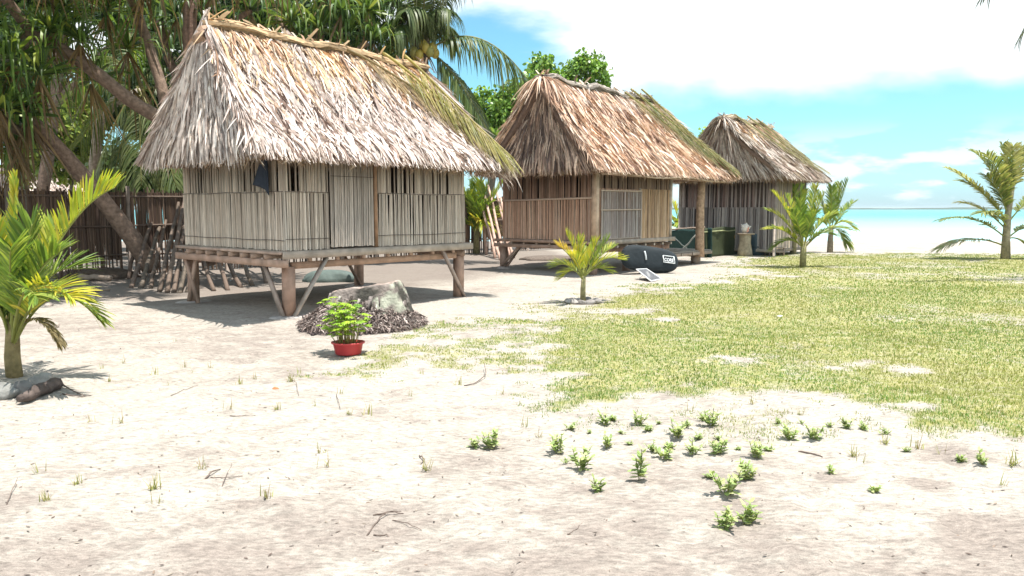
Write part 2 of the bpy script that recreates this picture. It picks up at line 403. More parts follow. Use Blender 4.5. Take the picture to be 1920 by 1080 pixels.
# ---------------------------------------------------------------- huts
TH = R(49.0)
AX = np.array([math.cos(TH), math.sin(TH)]); BX = np.array([-math.sin(TH), math.cos(TH)])
def pick(n, pal, w=None, jit=.12):
    pal = np.asarray(pal, float); w = None if w is None else np.asarray(w, float)/np.sum(w)
    k = rng.choice(len(pal), n, p=w)
    return pal[k]*(1 + rng.normal(0, jit, (n, 1)))
def reeds(mb, p0, p1, z0, z1, pal, w=.022, gaps=(), ztj=.0, weights=None, skip=0.0, lean=.006):
    """vertical reeds from p0 to p1 (2-D); gaps = list of (s0,s1,frac) removed in between"""
    p0 = np.array(p0, float); p1 = np.array(p1, float); L = np.linalg.norm(p1-p0); n = max(2, int(L/w))
    s = (np.arange(n)+.5)/n*L + rng.normal(0, w*.12, n)
    keep = rng.random(n) >= skip
    for a, b, fr in gaps:
        ins = (s > a) & (s < b); pat = (np.arange(n) % 3 == 0) | (rng.random(n) > fr)
        keep &= ~ins | pat
    s = s[keep]; n = len(s); d = (p1-p0)/L; nn = np.array([-d[1], d[0]])
    base = p0 + d*s[:, None] + nn*rng.normal(0, .004, (n, 1)); topp = base + d*rng.normal(0, lean, (n, 1))
    zt = z1 + rng.normal(0, ztj, n); zb = z0 + rng.random(n)*.015
    mb.sticks(np.c_[base, zb], np.c_[topp, zt], w*.5*rng.uniform(.82, 1.12, n), pick(n, pal, weights))
def slope(mb, T0, T1, B0, B1, n, Lr, w, pal, wts, pal_top=None, spread=.22, lift=.05, sag=.1, over=.1, out=None, topfrac=.35):
    T0, T1, B0, B1 = (np.asarray(q, float) for q in (T0, T1, B0, B1))
    s = rng.random(n); L = rng.uniform(*Lr, n)
    T = T0 + (T1-T0)*s[:, None]; B = B0 + (B1-B0)*s[:, None]; D = B-T; dl = np.linalg.norm(D, axis=1)
    Lp = np.minimum(L, dl*.9)
    r = rng.random(n)*(1 - (Lp-over*rng.random(n))/dl) - .01
    rows = max(4, int(round(float(dl.mean())/.30))); mk = rng.random(n) < .6
    r = np.where(mk, np.floor(r*rows)/rows + rng.normal(0, .014, n), r)
    edge_n = int(n*.16); r[:edge_n] = 1 - (Lp[:edge_n]-over*rng.uniform(.2, 1.2, edge_n))/dl[:edge_n]
    down = D/dl[:, None]; al = nrm((T1-T0)+(B1-B0)); nn = nrm(np.cross(down, al))
    if out is not None: nn = nn*np.sign(nn @ np.asarray(out, float))[:, None]
    P = T + D*r[:, None] - nn*(sag*np.sin(PI*np.clip(r, 0, 1)))[:, None]
    r = np.clip(r, .02, None); cl = (fbm(s*9, r*6, 77, 2)-.5)
    ang = rng.normal(0, spread, n) + cl*.7
    d = nrm(down + al*np.tan(np.clip(ang, -1.1, 1.1))[:, None])
    K = 5; t = np.linspace(0, 1, K)
    base_l = rng.random(n)**1.5*lift*np.clip(r*4, .1, 1)
    bow = rng.normal(.02, .022, n)
    Cn = P[:, None] + d[:, None]*(Lp[:, None]*t)[:, :, None] + nn[:, None]*(base_l[:, None] + .012 + bow[:, None]*4*t*(1-t) + .03*t*rng.random((n, 1)) + .03*t**2*mk[:, None])[:, :, None]
    curl = rng.normal(0, .05, n)
    Cn = Cn + al*(curl[:, None]*t**2)[:, :, None]
    Cn[:, :, 2] -= (t**2*.03)
    ph = rng.normal(0, .75, n)
    Wd = (al*np.cos(ph)[:, None] + nn*np.sin(ph)[:, None])
    ww = w*rng.uniform(.45, 1.3, n)/2
    Wn = Wd[:, None]*(ww[:, None]*np.array([.8, 1, .95, .7, .15]))[:, :, None]
    c = pick(n, pal, wts, .14)
    if pal_top is not None:
        mt = rng.random(n) < np.clip((topfrac + .25*cl*2 - r)*2.2 + .12, 0, .95)
        c[mt] = pick(mt.sum(), pal_top, None, .14)
    c = c*(1 + cl*.5)[:, None]
    mb.ribbons(Cn, Wn, c)
def slab(mb, T0, T1, B0, B1, th, col, sag=.1, out=None):
    T0, T1, B0, B1 = (np.asarray(q, float) for q in (T0, T1, B0, B1))
    K = 8; J = 14; v = []
    nn = nrm(np.cross(B0-T0, T1-T0))
    if out is not None: nn = nn*np.sign(nn @ np.asarray(out, float))
    for side in (0, 1):
        for k in range(K):
            r = k/(K-1)
            for j in range(J):
                s = j/(J-1); P = (T0+(T1-T0)*s)*(1-r) + (B0+(B1-B0)*s)*r
                v.append(P - nn*(sag*math.sin(PI*r) + side*th + .01*rng.random()))
    f = []
    o = K*J
    for k in range(K-1):
        for j in range(J-1):
            a = k*J+j; f.append([a, a+1, a+J+1, a+J]); f.append([o+a+J, o+a+J+1, o+a+1, o+a])
    for j in range(J-1):
        a = (K-1)*J+j; f.append([a, a+1, o+a+1, o+a])
    for k in range(K-1):
        for j in (0, J-1):
            a = k*J+j; f.append([a, a+J, o+a+J, o+a])
    mb.add(v, f, col)

def frond(mb, P, ll, wl, pal, n=42, up=(0, 0, 1), vee=.35, ldroop=.5, ang=(62, 28), start=.14, rach=(.022, .005), rcol=(.30, .28, .10), sides=(1, 1), tipdry=.0, jit=.08, prof=None, pw=None, brk=0.0):
    P = np.asarray(P, float); K = len(P)
    seg = np.r_[0, np.cumsum(np.linalg.norm(np.diff(P, axis=0), axis=1))]; tt = seg/seg[-1]
    mb.tube(P, np.linspace(rach[0], rach[1], K), rcol, 5)
    T = nrm(np.gradient(P, axis=0)); upv = np.broadcast_to(np.asarray(up, float), T.shape)
    for sd, on in ((-1, sides[0]), (1, sides[1])):
        if not on: continue
        u = start + (1-start)*(np.arange(n)+.5)/n + rng.normal(0, .004, n); u = np.clip(u, 0, 1)
        if brk: u = u[rng.random(n) > brk]
        m = len(u)
        b = np.stack([np.interp(u, tt, P[:, k]) for k in range(3)], 1)
        t = nrm(np.stack([np.interp(u, tt, T[:, k]) for k in range(3)], 1))
        S = nrm(np.cross(t, upv[:1])); Nn = np.cross(S, t)
        a = np.radians(ang[0] + (ang[1]-ang[0])*u + rng.normal(0, 4, m))
        q = (u-start)/(1-start)
        Ln = ll*on*(.45 + .55*np.sin(PI*np.clip(.12+.62*q+.02, 0, 1)))*np.where(q > .9, 1-(q-.9)*4.5, 1)*(1+rng.normal(0, jit, m))
        d = nrm(t*np.cos(a)[:, None] + S*(sd*np.sin(a))[:, None] + Nn*(vee*(1+rng.normal(0, .2, m)))[:, None])
        r = np.array([0, .3, .6, .85, 1.])
        Cn = b[:, None] + d[:, None]*(Ln[:, None]*r)[:, :, None]
        dz = ldroop*Ln[:, None]*r**2*(1+rng.normal(0, .15, (m, 1)))
        Cn[:, :, 2] -= dz
        hor = 1 - .35*np.clip(dz/np.maximum(Ln[:, None], 1e-6), 0, 1)
        Cn[:, :, :2] = b[:, None, :2] + (Cn[:, :, :2]-b[:, None, :2])*hor[:, :, None]
        wv = nrm(np.cross(d, Nn*.8+S*(-sd*.5*vee) + rng.normal(0, .15, (m, 3))))
        Wn = wv[:, None]*(wl/2*np.array([.5, 1, .9, .55, .06]))[None, :, None]*(1+rng.normal(0, .1, (m, 1, 1)))
        c = pick(m, pal, pw, .10)
        cc = np.repeat(c[:, None], 5, 1)
        if tipdry: cc[:, 3:] = cc[:, 3:]*(1-tipdry) + np.array([.34, .26, .12])*tipdry
        mb.ribbons(Cn, Wn, cc)
def bez(p0, p1, p2, K=14):
    t = np.linspace(0, 1, K)[:, None]
    return (1-t)**2*np.asarray(p0) + 2*t*(1-t)*np.asarray(p1) + t*t*np.asarray(p2)

GREY = [(.70, .58, .46), (.62, .505, .40), (.52, .415, .325), (.75, .63, .51)]
PINK = [(.66, .40, .27), (.72, .46, .32), (.58, .34, .23), (.76, .52, .38)]
ORNG = [(.60, .39, .22), (.66, .47, .30), (.46, .30, .18)]
TH_G = [(.76, .67, .62), (.62, .53, .48), (.48, .385, .34), (.27, .19, .16)]
TH_T = [(.76, .57, .38), (.60, .42, .26), (.38, .24, .16), (.74, .62, .50)]
TH_B = [(.70, .50, .37), (.56, .37, .265), (.42, .27, .20), (.25, .16, .13), (.80, .65, .53)]
FR_OLIVE = [(.27, .25, .06), (.33, .30, .08), (.20, .20, .06), (.38, .32, .12)]
FR_GREEN = [(.10, .15, .035), (.14, .19, .05), (.18, .20, .06), (.26, .25, .09)]

def roof(root, rx0, rx1, ry, rz, ex0, ex1, ey0, ey1, ez, n, pals, wts, ptop, body, w=.03, dz=.04, wob=1.0, dome=0, sag=.12, capcol=(.42, .29, .15), capr=.07, endgrey=None, topfrac=.35, hood=0.0, capn=260, spread=.22):
    mb = MB()
    Ra = np.array([rx0, ry, rz]); Rb = np.array([rx1, ry, rz-dz]); 
    F0 = np.array([ex0, ey0, ez]); F1 = np.array([ex1, ey0, ez]); K0 = np.array([ex0, ey1, ez]); K1 = np.array([ex1, ey1, ez])
    up = (0, -.5, 1)
    R0i = Ra + np.array([hood, 0, 0]); 
    slab(mb, Ra, Rb, F0, F1, .12, body, sag, (0, -1, 1)); slab(mb, Ra, Rb, K0, K1, .12, body, sag, (0, 1, 1))
    slab(mb, R0i+(0, -.03, -.05), R0i+(0, .03, -.05), F0+(0, .03, 0), K0+(0, -.03, 0), .12, body, sag*.6, (-1, 0, .2))
    slab(mb, Rb+(0, -.03, -.05), Rb+(0, .03, -.05), F1+(0, .03, 0), K1+(0, -.03, 0), .12, body, sag*.6, (1, 0, .2))
    Lr = (.35, .85)
    slope(mb, Ra, Rb, F0, F1, n, Lr, w, pals, wts, ptop, spread, .06, sag, .11, (0, -1, 1), topfrac)
    slope(mb, Ra, Rb, K0, K1, n//4, Lr, w*1.3, pals, wts, ptop, spread, .06, sag, .11, (0, 1, 1), topfrac)
    slope(mb, R0i+(0, -.15, -.05), R0i+(0, .15, -.05), F0, K0, int(n*.5), (.4, .9), w, endgrey or pals, wts, None, .12, .06, sag*.6, .11, (-1, 0, .2))
    slope(mb, Rb+(0, -.15, -.05), Rb+(0, .15, -.05), F1, K1, n//4, Lr, w, pals, wts, None, .15, .06, sag*.6, .11, (1, 0, .2))
    # strips wrapped over both verge edges
    for (a, b, o) in ((Ra, F0, -1), (Rb, F1, 1), (Ra, K0, -1)):
        m = int(n*.07); q = rng.random(m); P = a + (b-a)*q[:, None]; L = rng.uniform(.3, .6, m)
        dn = nrm(b-a); d = nrm(dn + np.stack([o*rng.uniform(0, .25, m), rng.normal(0, .1, m), rng.uniform(-.1, .1, m)], 1))
        t = np.linspace(0, 1, 5); L = np.minimum(L, np.linalg.norm(b-a)*(1-q)+.12)
        Cn = P[:, None] + d[:, None]*(L[:, None]*t)[:, :, None] + np.array([o*.02, 0, .03]) 
        Wn = nrm(rng.normal(0, 1, (m, 3)))[:, None]*(w*.5*np.array([.7, 1, .9, .6, .1]))[None, :, None]
        mb.ribbons(Cn, Wn, pick(m, pals, wts, .15))
    # frayed rim under the eave
    for (a, b) in ((F0, F1), (F0, K0), (F1, K1)):
        m = int(np.linalg.norm(b-a)*70); q = rng.random(m); P = a + (b-a)*q[:, None] + np.array([0, 0, -.04]) + rng.normal(0, .03, (m, 3))
        P = P + nrm(np.array([(ex0+ex1)/2, (ey0+ey1)/2, ez])-P)*rng.uniform(0, .14, (m, 1))
        d = nrm(nrm(b-a)*rng.normal(0, 1, (m, 1)) + np.array([0, 0, -.5]) + rng.normal(0, .2, (m, 3)))
        t = np.linspace(0, 1, 3); Cn = P[:, None] + d[:, None]*(rng.uniform(.08, .22, m)[:, None]*t)[:, :, None]
        Wn = nrm(rng.normal(0, 1, (m, 3)))[:, None]*(.009*np.array([1, .8, .2]))[None, :, None]
        mb.ribbons(Cn, Wn, pick(m, [(.30, .20, .13), (.22, .14, .09), (.42, .33, .24)], None, .15))
    if dome:
        m = dome; a = rng.uniform(-2.4, 2.4, m); P = np.array([rx0+.12, ry, rz-.02]) + np.stack([rng.uniform(-.05, .5, m), np.sin(a)*.10, np.cos(a)*.08], 1)
        d = nrm(np.stack([rng.uniform(-.75, .1, m), np.sin(a)*.9, np.cos(a)*.35-.35], 1)); L = rng.uniform(.35, .8, m); t = np.linspace(0, 1, 6)
        Cn = P[:, None] + d[:, None]*(L[:, None]*t)[:, :, None]; Cn[:, :, 2] -= (L[:, None]*t**2*rng.uniform(.6, 1.2, (m, 1)))
        mb.ribbons(Cn, nrm(rng.normal(0, 1, (m, 3)))[:, None]*(w*.5*np.array([.7, 1, 1, .9, .6, .1]))[None, :, None], pick(m, pals, wts, .15))
    rf = mb.build('roof', M_thatch, root)
    # ridge cap: bundled leaves with a sagging line
    cb = MB(); m = capn
    x0 = rng.uniform(rx0-.06, rx1-.3, m); L = rng.uniform(.5, 1.3, m); x1 = np.minimum(x0+L, rx1+.05)
    t = np.linspace(0, 1, 5); th = rng.uniform(0, PI, m); rr = capr*rng.uniform(.8, 1.15, m)
    xx = x0[:, None] + (x1-x0)[:, None]*t
    sg = lambda q: wob*(.05*np.sin(q*3.1+1) + .03*np.sin(q*7.3))
    yy = ry + (rr*np.cos(th))[:, None]*1.25 + rng.normal(0, .012, (m, 5)); zz_ = rz + .02 + (rr*np.sin(th))[:, None] + sg(xx) + rng.normal(0, .006, (m, 5)) - dz*(xx-rx0)/(rx1-rx0)
    Cn = np.stack([xx, yy, zz_], -1)
    tang = np.stack([0*th, -np.sin(th), np.cos(th)], -1)
    cb.ribbons(Cn, tang[:, None]*(.02*np.array([.6, 1, 1, .8, .2]))[None, :, None], pick(m, [capcol, tuple(np.array(capcol)*.7), tuple(np.array(capcol)*1.25)], None, .12))
    pts = [(q, ry, rz+.0+float(sg(q)) - dz*(q-rx0)/(rx1-rx0)) for q in np.linspace(rx0-.05, rx1+.03, 16)]
    cb.tube(pts, capr*.85, tuple(np.array(capcol)*.6), 8)
    cb.build('ridge_cap', M_thatch, rf)
    return rf

def surf(rx, ry, rz, ex, ey, ez, r, lift, side=-1):
    """a point on the front slope at fraction r down the line ridge(rx) -> eave(ex), lifted"""
    P = np.array([rx, ry, rz])*(1-r) + np.array([ex, ey, ez])*r
    n = nrm(np.array([0, side*(rz-ez), abs(ry-ey)])); return P + n*(lift - .12*math.sin(PI*r))
SLN = lambda ry, rz, ey, ez: nrm(np.array([0, -(rz-ez), abs(ry-ey)]))

BEAM = (.40, .27, .20); BEAM_G = (.38, .31, .26); BEAM_D = (.30, .20, .15)
WIRE = (.10, .08, .07)
# ---- hut one
A1 = G(540, 597)
h1 = thing('thatched_hut', 'largest thatched hut with grey reed walls on wooden legs, nearest to the viewer', 'hut', (A1[0], A1[1], 0), TH)
def hut1():
    Lx, Ly, fz = 3.7, 3.05, .99
    # floor
    m = MB()
    for k in range(30):
        y0 = -.02 + k*(Ly+.04)/30; m.box(-.12, Lx+.12, y0, y0+.09, fz-.03, fz-.002*(k % 2), (.36, .29, .23))
    m.build('floor', M_wood, h1)
    m = MB(); m.box(-.1, Lx+.12, -.11, -.06, fz-.115, fz-.005, (.40, .33, .27)); m.build('edge_board', M_wood, h1)
    m = MB(); m.box(-.13, -.09, -.05, Ly+.12, fz-.05, fz-.008, (.42, .31, .25)); m.build('edge_board', M_wood, h1)
    m = MB(); m.box(-.13, -.04, -.12, Ly+.14, fz-.235, fz-.13, (.43, .29, .22)); m.build('beam', M_wood, h1)
    m = MB(); m.box(Lx-.12, Lx-.03, -.04, Ly+.05, fz-.235, fz-.13, BEAM_D); m.build('beam', M_wood, h1)
    m = MB(); m.box(.1, Lx-.2, .0, .06, fz-.27, fz-.17, (.42, .27, .19)); m.build('beam', M_wood, h1)
    m = MB(); m.box(.1, Lx-.2, Ly-.12, Ly-.05, fz-.27, fz-.17, BEAM_D); m.build('beam', M_wood, h1)
    for k in range(8):
        yy = .3+k*.34+rng.normal(0, .02); m = MB(); m.box(-.17+rng.random()*.03, Lx-.05, yy, yy+.07, fz-.125, fz-.055, (.36, .25, .19)); m.build('joist', M_wood, h1)
    for k in range(7):
        xx = .35+k*.5; m = MB(); m.box(xx, xx+.06, -.05, -.01, fz-.165, fz-.035, (.36, .25, .19)); m.build('joist', M_wood, h1)
    # legs
    for (lx, ly, dx, dy) in ((.06, .06, 1, 1), (.06, Ly-.08, 1, -1), (Lx-.1, .06, -1, 1), (Lx-.1, Ly-.08, -1, -1)):
        m = MB(); m.beam((lx, ly, -.03), (lx+.01, ly, fz-.236), .14, .14, (.42, .27, .20), (1, 0, 0))
        leg = m.build('leg', M_wood, h1)
        if (dx, dy) == (1, 1):
            m = MB(); m.beam((lx+.02, ly-.1, .02), (lx+.62, ly-.1, fz-.12), .035, .08, (.42, .36, .31), (0, 1, 0)); m.build('brace', M_wood, leg)
            m = MB(); m.beam((lx-.1, ly+.0, .02), (lx-.1, ly+.48, fz-.2), .08, .035, (.40, .32, .27), (1, 0, 0)); m.build('brace', M_wood, leg)
        elif (dx, dy) == (-1, 1):
            m = MB(); m.beam((lx+.06, ly-.1, .0), (lx-.5, ly-.1, fz-.1), .035, .07, (.42, .33, .28), (0, 1, 0)); m.build('brace', M_wood, leg)
        elif (dx, dy) == (1, -1):
            m = MB(); m.beam((lx-.1, ly-.02, .02), (lx-.1, ly-.36, fz-.15), .08, .04, (.42, .29, .22), (1, 0, 0)); m.build('brace', M_wood, leg)
            m = MB(); m.beam((lx-.1, ly-.34, .02), (lx-.14, ly+.0, fz-.15), .08, .04, (.38, .26, .2), (1, 0, 0)); m.build('brace', M_wood, leg)
        else:
            m = MB(); m.beam((lx-.02, ly-.09, .02), (lx-.5, ly-.09, fz-.2), .04, .07, BEAM_D, (0, 1, 0)); m.build('brace', M_wood, leg)
        if dx == 1 or dy == -1:
            m = MB(); pr = [(.02, -.03), (.30, -.03), (.31, .012), (.27, .025), (.02, .03)]; m.lathe(pr, (.42, .38, .35), 14, (lx, ly, 0), 1, .75, .12, int(lx*10+ly)); m.build('footing_slab', M_stone, leg)
    rz_, zt = 1.86, 2.52
    # left wall (x = 0 plane)
    m = MB(); reeds(m, (0, Ly), (0, 0), fz, rz_, GREY, .03, lean=.014, ztj=.004)
    wl_ = m.build('wall', M_reed, h1)
    m = MB(); reeds(m, (.012, Ly), (.012, 0), rz_-.03, zt, GREY, .03, gaps=((.15, 1.25, .55), (1.55, 2.3, .45), (2.4, 2.9, .45)), lean=.004); m.build('window_lattice', M_reed, wl_)
    for zz2 in (rz_-.01, fz+.15):
        m = MB(); m.tube([(-.028, yy, zz2+.006*math.sin(yy*5)) for yy in np.linspace(-.01, Ly, 12)], .0045, WIRE, 5); m.build('binding_wire', M_wood, wl_)
    # front wall left of door
    m = MB(); reeds(m, (-.01, -.01), (.76, -.01), fz, rz_, GREY, .03, lean=.008)
    wf = m.build('wall', M_reed, h1)
    m = MB(); reeds(m, (0, .0), (.76, .0), rz_-.03, zt, GREY, .03, gaps=((.06, .26, 1),), lean=.004); m.build('window_lattice', M_reed, wf)
    for zz2 in (rz_-.01, fz+.17):
        m = MB(); m.tube([(xx, -.038, zz2) for xx in np.linspace(-.02, .76, 6)], .0045, WIRE, 5); m.build('binding_wire', M_wood, wf)
    # door
    m = MB(); reeds(m, (.77, -.03), (1.60, -.03), fz+.02, zt, [(.62, .52, .43), (.55, .46, .38), (.47, .39, .32)], .034, lean=.006)
    m.beam((.77, -.012, fz+.05), (1.6, -.012, fz+.05), .02, .04, BEAM_G); m.beam((.77, -.012, 2.2), (1.6, -.012, 2.2), .02, .04, BEAM_G)
    d_ = m.build('door', M_reed, h1)
    for zz2 in (2.1,): m = MB(); m.tube([(xx, -.056, zz2) for xx in np.linspace(.77, 1.6, 6)], .0035, WIRE, 5); m.build('binding_wire', M_wood, d_)
    m = MB(); m.beam((1.645, -.02, fz), (1.645, -.02, zt), .055, .055, (.30, .18, .11), (1, 0, 0)); m.build('door_post', M_wood, h1)
    # right part of front wall
    m = MB(); reeds(m, (1.69, -.015), (Lx, -.015), fz, rz_, GREY, .028, lean=.014, ztj=.003)
    wr = m.build('wall', M_reed, h1)
    m = MB(); reeds(m, (1.69, .0), (Lx, .0), rz_-.03, zt, GREY, .03, gaps=((.2, .85, .75), (1.0, 1.65, .6)), lean=.003); m.build('window_lattice', M_reed, wr)
    for zz2 in (rz_-.01, fz+.18):
        m = MB(); m.tube([(xx, -.036, zz2+.006*math.sin(xx*4)) for xx in np.linspace(1.69, Lx, 12)], .0045, WIRE, 5); m.build('binding_wire', M_wood, wr)
    m = MB(); m.box(Lx-.03, Lx-.02, .05, Ly-.02, fz, 2.5, (.12, .09, .07)); m.box(.02, Lx-.03, Ly-.04, Ly-.03, fz, 2.5, (.12, .09, .07)); m.build('added_light_block', M_wood, h1)  # dark sheets added inside so no daylight shows through the lattice gaps
    # right end and back walls
    m = MB(); reeds(m, (Lx, 0), (Lx, Ly), fz, zt, GREY, .03, gaps=((.5, 2.5, .3),)); m.build('wall', M_reed, h1)
    m = MB(); reeds(m, (0, Ly), (Lx, Ly), fz, zt, GREY, .03); m.build('wall', M_reed, h1)
    for (px_, py_) in ((.045, .045), (Lx-.04, .045), (.045, Ly-.04), (Lx-.04, Ly-.04)):
        m = MB(); m.sticks([(px_, py_, fz-.1)], [(px_, py_, 2.6)], .03, BEAM_D, 6); m.build('corner_post', M_wood, h1)
    m = MB()
    for yy in (-.02, Ly): m.sticks([(-.5, yy, 2.52)], [(Lx+.62, yy, 2.50)], .05, (.34, .22, .16), 6)
    for xx in (-.3, Lx+.4): m.sticks([(xx, -.35, 2.44)], [(xx, Ly+.35, 2.44)], .045, (.36, .23, .17), 6)
    m.build('roof_beam', M_wood, h1)
    a = (-.30, 4.12, 1.5, 4.36, -.64, 4.36, -.48, 3.04, 2.36)
    rf = roof(h1, *a, n=8200, pals=TH_G, wts=(4, 4, 2.4, 1.4), ptop=TH_T, body=(.23, .16, .125), w=.043, spread=.30, endgrey=[(.74, .66, .60), (.60, .52, .47), (.44, .36, .32), (.22, .165, .14)], topfrac=.36, capcol=(.52, .365, .22), dz=.09, wob=.45, capr=.095, capn=520)
    # palm fronds laid down the right verge
    nl = SLN(1.5, 4.3, -.5, 2.3)
    for (x0, r0, x1, r1, lft, pal, sd) in ((3.0, -.0, 4.3, .93, .19, FR_OLIVE, (0, 1)), (2.2, .02, 4.05, .72, .16, [(.30, .22, .10), (.24, .17, .08), (.38, .29, .15)], (0, 1)), (3.5, .0, 4.40, .97, .22, FR_OLIVE, (0, .9))):
        pp = []
        for q in np.linspace(0, 1, 16):
            r = r0+(r1-r0)*q**1.15; xx = x0+(x1-x0)*(1-(1-q)**1.7)
            pp.append(surf(xx, 1.5, 4.3, xx, -.5, 2.3, r, lft))
        m = MB(); frond(m, pp, .95, .022, pal, 60, up=nl, vee=.02, ldroop=.03, ang=(50, 22), start=.1, rach=(.03, .012), rcol=(.46, .38, .12) if pal is FR_OLIVE else (.34, .25, .12), sides=sd, jit=.1)
        m.build('palm_frond', M_leaf, rf)
    # ragged pale leaf tips at the eave corner
    m = MB(); mm = 60; P = np.array([4.22, -.38, 2.42]) + rng.normal(0, .09, (mm, 3)); d = nrm(np.array([.25, -.3, -.75]) + rng.normal(0, .2, (mm, 3)))
    t = np.linspace(0, 1, 4); m.ribbons(P[:, None]+d[:, None]*(rng.uniform(.25, .5, mm)[:, None]*t)[:, :, None], nrm(rng.normal(0, 1, (mm, 3)))[:, None]*(.015*np.array([1, 1, .7, .1]))[None, :, None], pick(mm, TH_G, None, .1))
    m.build('leaf_bundle', M_thatch, rf)
    # tied bundle ends stepping up the far verge of the gable
    for k in range(0):
        q = .05+.08*k; P = np.array([-.56-.02*q, 1.5+2.0*q*.93+.03, 4.5-2.2*q+.0])
        m = MB(); dd = np.array([0, -.62, -.12]); m.tube([P+dd*s for s in (-.12, .1, .3, .45)], [.05, .075, .07, .045], (.42+.03*rng.random(), .30, .20), 7)
        m.build('thatch_bundle', M_thatch, rf, smooth=True)
    m = MB(); m.tube([(-.38, 1.42, 4.26), (-.41, 1.3, 4.18), (-.38, 1.62, 4.16)], .09, (.40, .27, .19), 7); m.build('thatch_bundle', M_thatch, rf, smooth=True)
hut1()
# dark cloth hung on the left wall
cm = MB(); top_ = np.array([-.10, .42, 2.33]); P = []
for r in np.linspace(0, 1, 9):
    for s in np.linspace(-.5, .5, 7):
        P.append((-.07+.02*math.sin(s*9+r*3), .36+s*.50*(r**.8)+.16*r, 2.38-.46*r+.16*s*r-.04*(s*2)**2*r))
ii = [[a*7+b, a*7+b+1, a*7+b+8, a*7+b+7] for a in range(8) for b in range(6)]
w2 = np.array(P); wd = np.stack([A1[0]+w2[:, 0]*AX[0]+w2[:, 1]*BX[0], A1[1]+w2[:, 0]*AX[1]+w2[:, 1]*BX[1], w2[:, 2]], 1)
cm.add(wd, ii, (.02, .028, .045))
o = cm.build('hanging_cloth', M_cloth, origin=wd[0], smooth=True); sm = o.modifiers.new('thick', 'SOLIDIFY'); sm.thickness = .012
tag(o, 'dark navy cloth hanging in a triangle from the eave against the reed wall', 'cloth')

